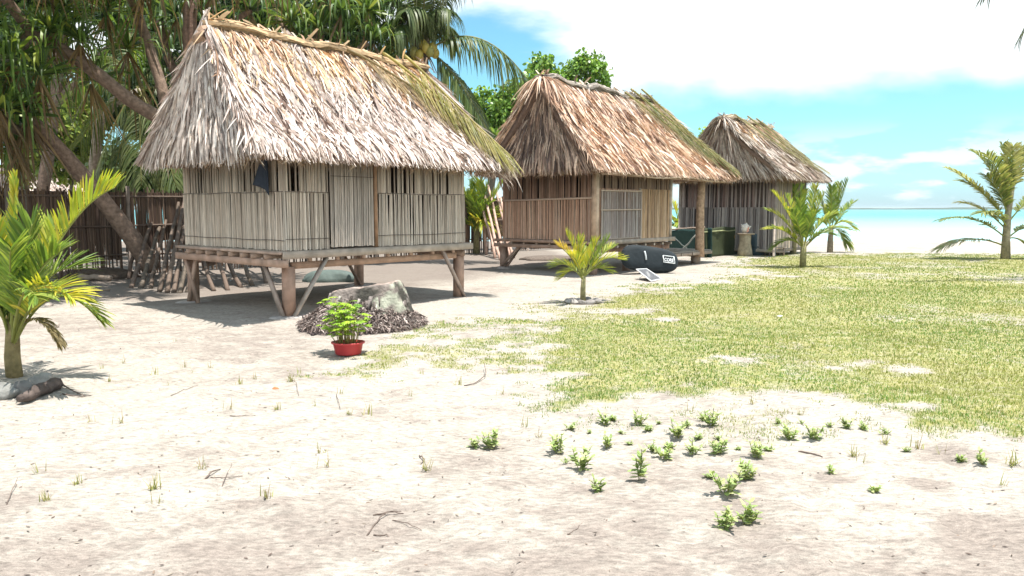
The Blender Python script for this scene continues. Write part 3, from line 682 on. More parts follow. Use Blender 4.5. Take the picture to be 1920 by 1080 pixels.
# ---- hut two
A2 = G(1116, 516)
h2 = thing('thatched_hut', 'middle thatched hut with brown reed walls and open porch behind the black bag', 'hut', (A2[0], A2[1], 0), TH)
def hut2():
    Lx, Ly, fz = 3.5, 3.0, .82
    m = MB()
    for k in range(26):
        y0 = -.04 + k*(Ly+.1)/26; m.box(-.14, Lx+.1, y0, y0+.1, fz-.03, fz-.002*(k % 2), (.34, .26, .21))
    m.build('floor', M_wood, h2)
    m = MB(); m.box(-.16, Lx+.14, -.14, -.09, fz-.09, fz+.02, (.40, .33, .27)); m.build('edge_board', M_wood, h2)
    m = MB(); m.box(-.20, -.15, -.1, Ly+.14, fz-.07, fz+.0, (.38, .26, .20)); m.build('edge_board', M_wood, h2)
    m = MB(); m.box(-.2, -.12, -.1, Ly+.16, fz-.21, fz-.12, (.38, .26, .20)); m.build('beam', M_wood, h2)
    m = MB(); m.box(Lx-.1, Lx-.02, -.05, Ly, fz-.30, fz-.16, BEAM_D); m.build('beam', M_wood, h2)
    m = MB(); m.box(-.1, Lx-.12, .1, .18, fz-.30, fz-.18, (.30, .19, .14)); m.build('beam', M_wood, h2)
    for k in range(8):
        xx = .25+k*.44; m = MB(); m.sticks([(xx, -.19, fz-.14)], [(xx, Ly, fz-.14)], .038, (.46, .40, .33), 6); m.build('joist', M_wood, h2)
    for k in range(6):
        yy = .4+k*.42; m = MB(); m.sticks([(-.23, yy, fz-.1)], [(.3, yy, fz-.1)], .03, (.40, .30, .23), 6); m.build('joist', M_wood, h2)
    for (lx, ly) in ((.08, .12), (-.02, Ly-.05), (Lx-.1, .12), (Lx-.1, Ly-.1), (1.7, .2)):
        m = MB(); m.beam((lx, ly, -.02), (lx, ly, fz-.21), .15, .15, (.36, .25, .20), (1, 0, 0)); leg = m.build('leg', M_wood, h2)
        if lx < 0:
            m = MB(); m.beam((lx-.1, ly-.02, .1), (lx-.1, ly-.62, fz-.2), .07, .035, (.34, .24, .19), (1, 0, 0)); m.build('brace', M_wood, leg)
            m = MB(); m.beam((lx+.02, ly-.09, .08), (lx+.55, ly-.09, fz-.25), .04, .07, (.34, .22, .17), (0, 1, 0)); m.build('brace', M_wood, leg)
            m = MB(); m.lathe([(.02, -.03), (.22, -.03), (.16, .06), (.1, .08), (.02, .08)], (.36, .30, .27), 10, (lx, ly, 0), 1, 1, .2); m.build('footing_slab', M_stone, leg)
    rz_, zt = 1.84, 2.62
    m = MB(); reeds(m, (0, Ly), (0, .12), fz, rz_, PINK, .028, lean=.012)
    m.beam((-.03, Ly, rz_-.02), (-.03, .1, rz_+.03), .02, .05, (.44, .32, .25))
    wl_ = m.build('wall', M_reed, h2)
    m = MB(); reeds(m, (.012, Ly), (.012, .12), rz_-.02, zt, [(.46, .28, .20), (.54, .35, .25), (.38, .23, .16)], .034, gaps=((2.42, 2.52, 1), (.05, 2.9, .25)), lean=.006); m.build('window_lattice', M_reed, wl_)
    m = MB(); m.beam((-.01, .06, fz), (-.01, .04, zt), .13, .05, (.52, .38, .28), (1, 0, 0)); m.beam((.04, -.01, fz), (.04, -.01, zt), .10, .05, (.56, .44, .34), (0, 1, 0)); m.build('corner_post', M_wood, h2)
    # front (right) wall
    m = MB(); reeds(m, (2.0, -.0), (Lx, -.0), fz, 2.12, ORNG, .034, lean=.02)
    reeds(m, (.12, .02), (2.0, .02), fz, 2.1, PINK, .03)
    m.beam((2.0, -.0, fz), (1.98, -.0, 2.14), .05, .05, (.45, .38, .32), (0, 1, 0))
    wr = m.build('wall', M_reed, h2)
    m = MB(); reeds(m, (.12, .03), (Lx, .03), 2.06, zt, [(.36, .25, .18), (.42, .30, .21), (.28, .19, .14)], .034, gaps=((.1, 3.3, .35),)); m.build('window_lattice', M_reed, wr)
    m = MB(); reeds(m, (.18, -.035), (1.94, -.035), fz+.03, 2.04, [(.42, .35, .31), (.36, .29, .25), (.48, .42, .37), (.30, .23, .19)], .028, lean=.02)
    for zz2 in (2.05, 1.58, fz+.04): m.sticks([(.12, -.065, zz2)], [(1.96, -.065, zz2+.01)], .018, (.52, .42, .34), 6)
    for xx in (.16, 1.95): m.sticks([(xx, -.065, fz)], [(xx, -.065, 2.07)], .022, (.48, .40, .33), 6)
    m.sticks([(1.72, -.06, fz)], [(1.72, -.06, 1.6)], .018, (.48, .40, .33), 6)
    m.build('door', M_reed, h2)
    m = MB(); reeds(m, (Lx, 0), (Lx, Ly), fz, zt, GREY, .03); m.build('wall', M_reed, h2)
    m = MB(); reeds(m, (0, Ly), (Lx, Ly), fz, zt, PINK, .03); m.build('wall', M_reed, h2)
    m = MB(); m.beam((Lx+.03, -.03, fz), (Lx+.03, -.03, zt), .07, .07, (.52, .45, .37), (1, 0, 0)); m.build('corner_post', M_wood, h2)
    m = MB(); m.box(Lx-.05, Lx-.04, .06, Ly-.02, fz, 2.6, (.11, .08, .06)); m.box(.04, Lx-.05, Ly-.05, Ly-.04, fz, 2.6, (.11, .08, .06)); m.build('added_light_block', M_wood, h2)  # added dark sheets that keep daylight out of the wall gaps
    # porch
    m = MB(); m.tube([(5.32, -.02, .2), (5.34, 0, .9), (5.36, .02, 1.7), (5.40, 0, 2.66)], [.14, .125, .115, .105], (.43, .30, .21), 12); m.build('porch_post', M_bark, h2, smooth=True)
    m = MB(); m.tube([(5.6, 2.9, .0), (5.6, 2.9, 1.5), (5.6, 2.88, 2.66)], [.09, .085, .08], (.34, .25, .19), 8); m.build('porch_post', M_bark, h2, smooth=True)
    m = MB()
    for k in range(7): m.box(3.65, 6.0, .02+k*.2-.06, .02+k*.2+.12, .36, .395, (.36, .31, .26))
    m.box(3.6, 5.98, -.09, -.05, .27, .36, (.34, .27, .22))
    st_ = m.build('porch_step', M_wood, h2)
    for xx in (4.1, 4.75, 5.4): m = MB(); m.sticks([(xx, -.12, .32)], [(xx, 1.2, .32)], .04, (.40, .34, .28), 6); m.build('joist', M_wood, st_)
    for xx, ww_ in ((5.35, .26), (3.75, .15)): m = MB(); m.beam((xx, .12, -.02), (xx, .12, .27), ww_, .18, (.30, .23, .18), (0, 1, 0)); m.build('step_leg', M_wood, st_)
    for k, (yy, z2) in enumerate(((-.25, 2.46), (.02, 2.60), (1.5, 2.62), (2.9, 2.60))):
        m = MB(); m.sticks([(-.2, yy, z2)], [(6.3, yy, z2-.04)], .05, (.34, .24, .18), 6); m.build('roof_beam', M_wood, h2)
    for xx in (3.6, 5.3, 6.1):
        m = MB(); m.sticks([(xx, -.4, 2.53)], [(xx, 3.0, 2.53)], .04, (.34, .24, .18), 6); m.build('roof_beam', M_wood, h2)
    m = MB(); m.tube([(-.3+6.8*q, -.52+.05*math.sin(q*9), 2.42+.03*math.sin(q*14)) for q in np.linspace(0, 1, 20)], .022, (.44, .35, .27), 6); m.build('eave_pole', M_wood, h2)
    rf = roof(h2, -.46, 5.0, 1.45, 4.78, -.66, 6.5, -.55, 3.25, 2.52, n=6800, dome=420, pals=TH_B, wts=(3.4, 2.8, 2.0, .9, 3.0), ptop=TH_G, body=(.20, .13, .10), w=.05, endgrey=[(.66, .48, .36), (.48, .33, .25), (.30, .20, .155), (.74, .57, .45), (.17, .12, .10)], topfrac=.14, capcol=(.36, .31, .27), capr=.10, sag=.10, hood=.34, capn=420, spread=.26)
    nl = SLN(1.45, 4.78, -.55, 2.5)
    for (x0, r0, x1, r1, lft, pal, ll) in ((3.6, -.03, 6.2, .93, .20, FR_GREEN, .85), (3.2, .02, 5.6, .80, .17, [(.36, .31, .19), (.28, .24, .12), (.22, .20, .08)], .8), (4.2, -.05, 6.35, .98, .22, [(.28, .25, .09), (.20, .20, .07), (.34, .30, .14)], .6)):
        pp = []
        for q in np.linspace(0, 1, 16):
            r = r0+(r1-r0)*q**1.05; rxx = x0+(x1-x0)*(1-(1-q)**1.35)
            pp.append(surf(rxx, 1.45, 4.78, rxx, -.55, 2.5, r, lft))
        m = MB(); frond(m, pp, ll, .026, pal, 46, up=nl, vee=.05, ldroop=.04, ang=(50, 24), start=.08, rach=(.03, .012), rcol=(.40, .36, .15), sides=(.6, 1), jit=.1)
        m.build('palm_frond', M_leaf, rf)
hut2()

# ---- hut three
A3 = G(1450, 480)
h3 = thing('thatched_hut', 'small farthest thatched hut with weathered grey upright board walls, near the lagoon', 'hut', (A3[0], A3[1], 0), TH)
def hut3():
    Lx, Ly, fz = 2.55, 3.6, .22; zt = 2.85
    G3 = [(.33, .285, .25), (.40, .34, .29), (.26, .22, .19), (.22, .18, .155)]
    m = MB(); m.box(-.05, Lx+.05, -.05, Ly+.05, fz-.1, fz, (.3, .25, .2)); m.build('floor', M_wood, h3)
    m = MB(); reeds(m, (0, Ly), (0, 0), fz, 1.66, G3, .075, lean=.015, skip=.02); wl_ = m.build('wall', M_reed, h3)
    m = MB(); reeds(m, (.02, Ly), (.02, 0), 1.6, zt, [(.40, .33, .29), (.28, .19, .16), (.34, .26, .22)], .055, gaps=((1.0, 3.3, .6), (.2, .35, 1)), lean=.02); m.build('window_lattice', M_reed, wl_)
    m = MB(); m.box(.06, .08, .05, Ly-.05, fz, zt, (.10, .075, .065)); m.build('added_dark_backing', M_wood, h3)  # dark sheet added behind the lattice, stands in for the unlit interior
    m = MB(); reeds(m, (0, 0), (Lx, 0), fz, zt, [(.42, .34, .25), (.32, .27, .22), (.48, .40, .30), (.25, .21, .18)], .085, lean=.015); m.build('wall', M_reed, h3)
    m = MB(); reeds(m, (Lx, 0), (Lx, Ly), fz, zt, G3, .06); m.build('wall', M_reed, h3)
    m = MB(); reeds(m, (0, Ly), (Lx, Ly), fz, zt, G3, .06); m.build('wall', M_reed, h3)
    for (px_, py_) in ((.0, -.02), (Lx, -.02), (.0, Ly), (Lx, Ly)):
        m = MB(); m.sticks([(px_, py_, -.05)], [(px_, py_, zt)], .055, (.36, .30, .25), 6); m.build('corner_post', M_wood, h3)
    m = MB(); m.beam((Lx+.02, -.03, 2.02), (Lx+.02, -.03, 2.85), .1, .1, (.10, .16, .17), (1, 0, 0)); m.build('painted_post', M_wood, h3)
    rf = roof(h3, -.75, 3.55, 1.75, 4.72, -.5, 3.38, -.62, 4.1, 2.64, dome=160, n=3600, pals=[(.60, .53, .47), (.46, .38, .32), (.32, .24, .20), (.16, .11, .09)], wts=(4, 3, 2, 1), ptop=TH_T, body=(.20, .14, .11), w=.05, topfrac=.3, capcol=(.40, .32, .23), capr=.12, sag=.1, hood=.3, capn=220)
    nl = SLN(1.75, 4.72, -.62, 2.62)
    for (x0, r0, x1, r1, lft) in ((.2, -.02, 3.0, .8, .2), (1.3, -.03, 3.45, .9, .22), (2.1, -.03, 3.5, .6, .2)):
        pp = [surf(x0+(x1-x0)*(1-(1-q)**1.3), 1.75, 4.72, 0, -.62, 2.62, r0+(r1-r0)*q, lft)*np.array([0, 1, 1]) + np.array([x0+(x1-x0)*(1-(1-q)**1.3), 0, 0]) for q in np.linspace(0, 1, 14)]
        m = MB(); frond(m, pp, .8, .035, [(.30, .26, .12), (.38, .32, .18), (.22, .20, .08)], 34, up=nl, vee=.04, ldroop=.05, ang=(52, 26), start=.05, rach=(.03, .012), rcol=(.36, .33, .16), sides=(.6, 1)); m.build('palm_frond', M_leaf, rf)
hut3()

# ---------------------------------------------------------------- fence behind the huts
F0 = np.array([-14.2, 12.9]); FD = AX
def fpt(s): return F0 + FD*s
fence = thing('stick_fence', 'long dark fence of upright sticks behind the huts, ragged at the foot', 'fence', (F0[0], F0[1], 0), TH)
DK = [(.13, .085, .06), (.18, .12, .085), (.09, .062, .045), (.22, .15, .11)]
FL = 25.0
for k in range(10):
    s0 = k*2.5; m = MB()
    n = 66; s = s0 + (np.arange(n)+.5)/n*2.5 + rng.normal(0, .01, n)
    zt = 2.02 + rng.normal(0, .035, n); zb = np.where(rng.random(n) < .5, rng.uniform(.1, .95, n), .02)
    m.sticks(np.c_[s+rng.normal(0, .015, n), rng.normal(0, .015, n), zb], np.c_[s+rng.normal(0, .015, n), rng.normal(0, .015, n), zt], .019, pick(n, DK, None, .15), 5)
    nb = 46; s = s0 + rng.random(nb)*2.5
    m.sticks(np.c_[s, rng.normal(.03, .01, nb), rng.uniform(.35, 1.0, nb)], np.c_[s+rng.normal(0, .03, nb), rng.normal(.03, .01, nb), 2.0+0*s], .05, pick(nb, [(.10, .065, .05), (.13, .085, .06)], None, .1), 5)
    for z2 in (1.9, 1.2, .5): m.sticks([(s0, -.04, z2)], [(s0+2.5, -.04, z2+rng.normal(0, .02))], .022, (.20, .15, .12), 6)
    m.build('fence_panel', M_reed, fence)
    m = MB(); m.sticks([(s0, -.07, -.05)], [(s0+rng.normal(0, .03), -.07, 2.15)], .045, (.24, .19, .16), 6); m.build('fence_post', M_wood, fence)

# ---------------------------------------------------------------- leaning poles
def pole(p0, p1, r, col, label, group, name='wooden_pole', cat='pole'):
    p0 = np.array(p0, float); p1 = np.array(p1, float)
    m = MB(); q = np.linspace(0, 1, 7)[:, None]; pts = p0*(1-q)+p1*q + rng.normal(0, .012, (7, 3))
    m.tube(pts, np.linspace(r, r*.8, 7), col, 7)
    o = m.build(name, M_wood, origin=p0, smooth=True); tag(o, label, cat, group); return o
def F3(s, off, z): p = fpt(s) + np.array([BX[0], BX[1]])*off; return (p[0], p[1], z)
def fence_at(u, z, off=-.1):
    """point on the fence face seen at pixel column u, at height z"""
    k = (u-960)/1440.0/math.cos(PITCH)      # small-angle: x = k*y
    t = (k*F0[1]-F0[0])/(FD[0]-k*FD[1]); p = F0+FD*t+BX*off
    return np.array([p[0], p[1], z])
for k, (u, v, ut, zt) in enumerate([(246, 540, 286, 1.25), (264, 541, 300, 1.15), (283, 541, 312, 1.3), (299, 547, 338, 1.75), (312, 549, 352, 1.9), (326, 549, 352, 1.5), (338, 549, 372, 1.6), (352, 548, 380, 1.3), (240, 522, 262, 1.0), (400, 546, 362, 1.25), (428, 545, 385, 1.3), (452, 540, 400, 1.2), (474, 536, 430, 1.3), (500, 532, 470, 1.2)]):
    pole(G(u, v), fence_at(ut, zt), .04+.012*rng.random(), (.14+.03*rng.random(), .115, .09), 'grey wooden pole leaning against the dark stick fence behind the first hut', 'poles leaning on the fence')
for k, (u, v, ut, zt) in enumerate([(938, 488, 903, 2.3), (930, 484, 897, 2.0), (946, 486, 912, 2.45), (912, 478, 900, 1.6), (962, 484, 926, 2.3), (955, 482, 935, 2.0)]):
    pole(G(u, v), fence_at(ut, zt), .05, (.50, .34, .27), 'pale brown pole leaning on the fence between the first two huts', 'poles leaning between the huts')

# ---------------------------------------------------------------- pandanus trees
PAND_G = [(.11, .19, .042), (.155, .255, .05), (.075, .13, .036), (.23, .33, .06), (.36, .43, .08)]
PAND_D = [(.26, .17, .08), (.20, .13, .065), (.32, .22, .11), (.16, .11, .05)]
def pan_head(m, p, s=1.0, n=46, dead=10, pal=PAND_G, axis_=(0, 0, 1)):
    p = np.asarray(p, float); ax = nrm(axis_)
    el = np.arcsin(rng.uniform(-.35, 1, n)); az = rng.uniform(0, 2*PI, n)
    d = np.stack([np.cos(el)*np.cos(az), np.cos(el)*np.sin(az), np.sin(el)], 1)*1.0 + ax*.25; d = nrm(d)
    L = s*rng.uniform(.9, 1.5, n); K = 7; t = np.linspace(0, 1, K)
    kink = rng.uniform(.35, .75, n); g = rng.uniform(.5, 1.4, n)
    Cn = p + d[:, None]*(L[:, None]*t)[:, :, None]*np.where(t[None] > kink[:, None], 1-(t[None]-kink[:, None])*.6, 1)[:, :, None]
    Cn[:, :, 2] -= L[:, None]*(g[:, None]*np.clip(t-kink[:, None], 0, 1)**1.3*1.1 + .12*t**2)
    Wd = nrm(np.cross(d, np.array([0, 0, 1.])+rng.normal(0, .35, (n, 3))))
    m.ribbons(Cn, Wd[:, None]*(.036*s*np.array([.8, 1, 1, .9, .7, .45, .05]))[None, :, None], pick(n, pal, (4, 4, 3, 2, 1.2), .12))
    if dead:
        n = dead; az = rng.uniform(0, 2*PI, n); d = np.stack([np.cos(az)*.45, np.sin(az)*.45, -rng.uniform(.5, 1.3, n)], 1); d = nrm(d); L = s*rng.uniform(.6, 1.35, n)
        Cn = p - np.array([0, 0, .1]) + d[:, None]*(L[:, None]*t)[:, :, None]; Cn[:, :, 2] -= (L[:, None]*t**2*.25)
        Cn += rng.normal(0, .02, (n, 1, 3))*t[None, :, None]
        m.ribbons(Cn, nrm(np.cross(d, rng.normal(0, 1, (n, 3))))[:, None]*(.024*s*np.array([.8, 1, 1, .9, .7, .5, .1]))[None, :, None], pick(n, PAND_D, None, .12))
def pandanus(base, trunks, heads, label, pal=PAND_G, tcol=(.24, .17, .13), name='pandanus_tree', size=1.0, dead=10, n=54):
    root = thing(name, label, 'tree', base)
    for pts, r0, r1 in trunks:
        m = MB(); P = np.array(pts, float); K = 18
        tt = np.linspace(0, len(P)-1, K); P = np.stack([np.interp(tt, range(len(P)), P[:, k]) for k in range(3)], 1)
        P[1:-1] = .25*P[:-2]+.5*P[1:-1]+.25*P[2:]
        q = np.linspace(0, 1, K); rr = (r0+(r1-r0)*q)*(1+.06*(np.arange(K) % 2))
        m.tube(P, rr, tcol, 10); m.build('trunk', M_bark, root, origin=base, smooth=True)
    m = MB()
    for h in heads:
        p = h[:3]; s = h[3] if len(h) > 3 else 1.0
        pan_head(m, p, s*size, n, dead, pal)
    m.build('crown', M_leaf, root, origin=base)
    return root
def pp(L): return [PX(*a) for a in L]
b = G(285, 505)
heads = [tuple(PX(u, v, Y))+(s,) for u, v, Y, s in [
    (20, 110, 16.2, 1.1), (95, 60, 16.8, 1.0), (50, 215, 16.4, 1.1), (0, 210, 15.8, 1.1), (110, 20, 17.5, 1.0), (-40, 50, 16, 1.2), (30, 280, 16.8, .8), (-50, 280, 16, 1.0), (75, 140, 16.2, .9), (150, 75, 17, .9), (-30, 150, 15.5, 1.1)]]
pandanus(b, [(pp([(285, 505, 18.3), (255, 455, 18), (190, 372, 17.6), (130, 300, 17.2), (95, 262, 16.9), (50, 215, 16.5)]), .22, .12),
             (pp([(95, 262, 16.9), (20, 240, 16.4), (-40, 180, 16)]), .12, .09)],
         heads[2:4]+heads[6:8]+heads[10:11], 'pandanus tree with a leaning trunk rising in front of the fence and hanging dead leaves', dead=30)
b2 = G(392, 497)
pandanus(b2, [(pp([(392, 497, 18.9), (372, 330, 18.7), (325, 234, 18.3), (250, 195, 17.8), (180, 135, 17.3), (110, 88, 17), (60, 62, 16.8)]), .17, .13),
              (np.array([PX(60, 62, 16.8), (-10.6, 15.6, 6.6), (-9.9, 14.2, 7.0), (-8.8, 13, 6.8)]), .11, .07), (pp([(60, 62, 16.8), (20, 110, 16.4)]), .12, .09), (pp([(318, 232, 18.3), (300, 150, 18.5), (270, 60, 18.7), (240, -20, 18.8)]), .13, .1)],
         [(gx+rng.normal(0, .2), gy+rng.normal(0, .2), 7.0+.1*(gy-12)+rng.normal(0, .2), 1.15) for gy in np.arange(12.0, 18.2, .8) for gx in np.arange(-14 if gy > 14 else -12, -5.7-.35*(gy < 13.5)-.9*(gy < 12.5)+2.6*(gy > 15.6), 1.0)]+heads[0:2]+heads[4:6]+heads[8:10]+[tuple(PX(u, v, Y))+(1.0,) for u, v, Y in [(200, 20, 18.2), (240, 90, 18.8), (270, -20, 18.6), (170, 150, 18.5)]],
         'pandanus tree with a long ringed limb slanting up to the left behind the first hut', dead=14)
b3 = G(372, 492)
heads3 = [tuple(PX(u, v, Y))+(s,) for u, v, Y, s in [(330, 30, 20.2, 1.1), (300, 130, 20.5, 1.0), (400, -20, 20.5, 1.1), (470, 20, 21, 1.0), (350, 190, 20.8, .9), (250, 160, 20.8, 1.0), (430, 70, 20.8, .9), (290, 60, 20.6, 1.0)]]
pandanus(b3, [(pp([(372, 492, 20), (362, 300, 20), (357, 120, 20), (355, -40, 20)]), .2, .16), (pp([(360, 200, 20), (315, 110, 20.2), (300, 40, 20.4)]), .12, .09), (pp([(357, 80, 20), (420, 50, 20.5), (470, 20, 21)]), .1, .07)],
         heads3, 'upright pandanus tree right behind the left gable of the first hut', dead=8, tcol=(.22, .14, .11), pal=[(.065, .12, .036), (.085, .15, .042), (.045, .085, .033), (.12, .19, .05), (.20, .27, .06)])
b4 = G(560, 480)
heads4 = [tuple(PX(u, v, Y))+(s,) for u, v, Y, s in [(545, 40, 21, 1.0), (600, 55, 21.2, 1.0), (650, 60, 21.4, 1.0), (700, 75, 21.6, .95), (610, -10, 21.5, 1.1), (560, 90, 21.2, .9), (690, 20, 21.8, 1.0), (660, 110, 21.8, .8), (510, 90, 21.2, .8), (520, -10, 21.8, 1.0), (715, 115, 22, .7), (735, 60, 22.4, .8), (745, 10, 22.6, .9), (640, 20, 21, .9)]]
pandanus(b4, [(pp([(560, 480, 21.5), (570, 300, 21.5), (590, 130, 21.5), (600, 40, 21.4)]), .18, .14), (pp([(585, 160, 21.5), (640, 110, 21.6), (690, 80, 21.7)]), .11, .08), (pp([(590, 120, 21.5), (540, 60, 21.3), (510, 20, 21.5)]), .1, .07)],
         heads4, 'bright green pandanus tree showing above the ridge of the first hut', pal=[(.10, .17, .04), (.14, .22, .05), (.06, .12, .035), (.20, .28, .06), (.26, .30, .07)], dead=6, n=52)
b5 = G(60, 470)
heads5 = [tuple(PX(u, v, Y))+(1.25,) for u, v, Y in [(60, 60, 25), (140, 40, 25), (200, 110, 25.5), (30, 160, 24.5), (110, 130, 26), (250, 30, 26), (-20, 60, 24), (180, 190, 26), (320, 90, 26.5), (260, 150, 27), (390, 20, 27)]]
pandanus(b5, [(pp([(60, 470, 25), (90, 300, 25), (110, 120, 25), (120, 0, 25)]), .2, .15), (pp([(100, 200, 25), (200, 90, 25.5), (320, 60, 26.5)]), .13, .1)], heads5,
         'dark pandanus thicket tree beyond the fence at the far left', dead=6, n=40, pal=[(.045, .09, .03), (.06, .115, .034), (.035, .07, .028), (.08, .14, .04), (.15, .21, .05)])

# ---------------------------------------------------------------- coconut palms
CO_G = [(.085, .13, .035), (.11, .16, .045), (.06, .10, .03), (.15, .19, .06)]
def arc(p0, p1, h, K=16, side=0.0):
    p0 = np.asarray(p0, float); p1 = np.asarray(p1, float); mid = (p0+p1)/2 + np.array([side, 0, h])
    return bez(p0, mid, p1, K)
def coco_fr(root, base, P, ll, wl_, pal=CO_G, **kw):
    m = MB(); frond(m, P, ll, wl_, pal, **kw); return m.build('frond', M_leaf, root, origin=base)
cb_ = G(800, 470); cr = PX(790, 92, 23)
palm = thing('coconut_palm', 'tall coconut palm with yellow nuts and sweeping fronds behind the first hut', 'palm', cb_)
m = MB(); m.tube([cb_, PX(800, 330, 23.2), PX(796, 180, 23.1), cr], [.22, .17, .15, .2], (.30, .25, .20), 12); m.build('trunk', M_bark, palm, origin=cb_, smooth=True)
for (u, v, Y, h, ll) in [(990, 150, 22.6, 1.6, 1.25), (922, 262, 22.2, .8, 1.1), (905, 215, 23.8, .6, 1.0), (800, -30, 22, .9, 1.0), (760, 20, 21.8, 1.0, .9), (845, 20, 22.4, .9, .9), (700, -20, 22.5, 1.1, .9), (870, -40, 22.8, .8, .9), (735, 60, 21.8, .8, .8), (850, -60, 23, .8, .8), (700, 60, 22.5, 1.0, .8), (745, 150, 22.6, .6, .7), (760, -80, 23.5, .6, .8), (690, -30, 23.5, 1.2, .8), (820, 60, 25, 1.4, .7), (855, 70, 24, 1.0, .7), (730, 100, 24.5, 1.2, .8)]:
    side_only = (1, 1)
    coco_fr(palm, cb_, arc(cr+rng.normal(0, .06, 3), PX(u, v, Y), h), ll, .045, CO_G if v > 0 else [(.05, .08, .03), (.08, .11, .04), (.10, .12, .05)], n=66, vee=.1, ldroop=.95, ang=(75, 45), start=.18, rach=(.035, .01), rcol=(.28, .27, .10), sides=side_only, tipdry=.15)
for (du, dv, dy) in [(-14, 5, -.45), (-4, 11, -.5), (8, -2, -.5), (16, 5, -.5), (3, -8, -.4), (-16, 16, -.3), (22, -3, -.35), (26, 8, -.25)]:
    m = MB(); th = np.linspace(0, PI, 8); m.lathe(np.stack([np.sin(th)*.125+.001, -np.cos(th)*.16], 1), (.42, .33, .07) if rng.random() < .75 else (.30, .28, .08), 10, PX(790+du, 92+dv, 23+dy)); m.build('coconut', M_plastic, palm, origin=cb_, smooth=True)
m = MB()
for k in range(7):
    a = rng.uniform(0, 2*PI); d = np.array([math.cos(a)*.5, math.sin(a)*.5-.3, -.6-.4*rng.random()]); m.tube(bez(cr, cr+d*.5+np.array([0, 0, .25]), cr+d, 8), np.linspace(.03, .012, 8), (.34, .22, .13), 5)
m.lathe([(.05, -.35), (.22, -.15), (.3, .05), (.22, .3), (.05, .5)], (.22, .17, .12), 12, cr, jit=.3); m.build('dead_sheath', M_bark, palm, origin=cb_)

# second coconut behind, hanging fronds seen left of the first hut
cb2 = G(190, 462); cr2 = PX(262, 175, 22.5)
p2 = thing('coconut_palm', 'coconut palm whose fronds hang over the fence left of the first hut', 'palm', cb2)
m = MB(); m.tube([cb2, PX(175, 330, 24), PX(185, 230, 23.5), PX(215, 190, 23), cr2], [.2, .17, .15, .15, .16], (.34, .29, .24), 10); m.build('trunk', M_bark, p2, origin=cb2, smooth=True)
for (u, v, Y, h, ll) in [(175, 345, 21.8, .9, 1.0), (210, 350, 22.5, .8, .95), (150, 265, 22.8, .7, .9), (330, 350, 22, .7, .9), (265, 350, 21.6, .5, .9), (130, 180, 23, .8, .8), (310, 100, 23, .8, .8), (240, 60, 23.5, .8, .8), (370, 230, 23, .9, .8), (185, 110, 23, .8, .8)]:
    coco_fr(p2, cb2, arc(cr2+rng.normal(0, .05, 3), PX(u, v, Y), h), ll, .035, [(.09, .13, .04), (.13, .17, .05), (.17, .20, .08)], n=46, vee=.1, ldroop=.7, ang=(70, 40), tipdry=.15, rach=(.035, .01))

# tall palm outside the frame: only frond tips hang into the upper right corner
cb3 = G(2300, 520); cr3 = PX(2180, -150, 17)
p3 = thing('coconut_palm', 'tall palm at the right edge, only its frond tips hanging into the top corner', 'palm', cb3)
m = MB(); m.tube([cb3, PX(2260, 200, 17.5), cr3], [.2, .15, .15], (.34, .29, .24), 10); m.build('trunk', M_bark, p3, origin=cb3, smooth=True)
for (u, v, Y, h, ll) in [(1842, -5, 16.5, 1.2, .5), (1912, 72, 17.2, 1.2, .45), (2500, 20, 17, 1.2, .9), (2250, 80, 17, 1.0, .9), (2150, -350, 17.5, .5, .9), (2420, -250, 17, 1.0, .9), (2120, 50, 19, 1.0, .8)]:
    coco_fr(p3, cb3, arc(cr3, PX(u, v, Y), h), ll, .035, [(.06, .09, .04), (.09, .12, .05)], n=40, vee=.1, ldroop=.6, ang=(60, 30), rach=(.03, .008))

# ---------------------------------------------------------------- young palms
YEL = [(.58, .56, .06), (.46, .52, .06), (.68, .58, .09), (.34, .44, .06)]
GRN = [(.17, .27, .045), (.24, .34, .055), (.12, .20, .045), (.33, .40, .08)]
MIX = [(.27, .36, .055), (.40, .45, .06), (.18, .26, .05), (.50, .48, .09)]
def young_palm(base, label, fronds, trunk, n=34, wl_=.03, stems=None, heart=.35, group=None, extra_pal=None):
    base = np.asarray(base, float); root = thing('young_palm', label, 'palm', base, group=group)
    m = MB(); pts, rad, col = trunk; m.tube(pts, rad, col, 9); m.build('trunk', M_bark, root, origin=base, smooth=True)
    for f in fronds:
        P, ll, pal, kw = f
        k = dict(n=n, vee=.35, ldroop=.35, ang=(55, 22), start=.30, rach=(.016, .004), rcol=(.34, .36, .10)); k.update(kw)
        m = MB(); frond(m, P, ll, wl_, pal, **k); m.build('frond', M_leaf, root, origin=base)
    return root
def cfr(base, h0, specs, Y0, ll, kw=None):
    out = []
    c = np.array(base, float)+np.array([0, 0, h0])
    for s in specs:
        u, v, dY, hh = s[:4]; pal = s[4] if len(s) > 4 else MIX
        k = dict(kw or {}); 
        if len(s) > 5: k.update(s[5])
        out.append((arc(c+rng.normal(0, .012, 3), PX(u, v, Y0+dY), hh, 16), ll*(k.pop('lf', 1)), pal, k))
    return out
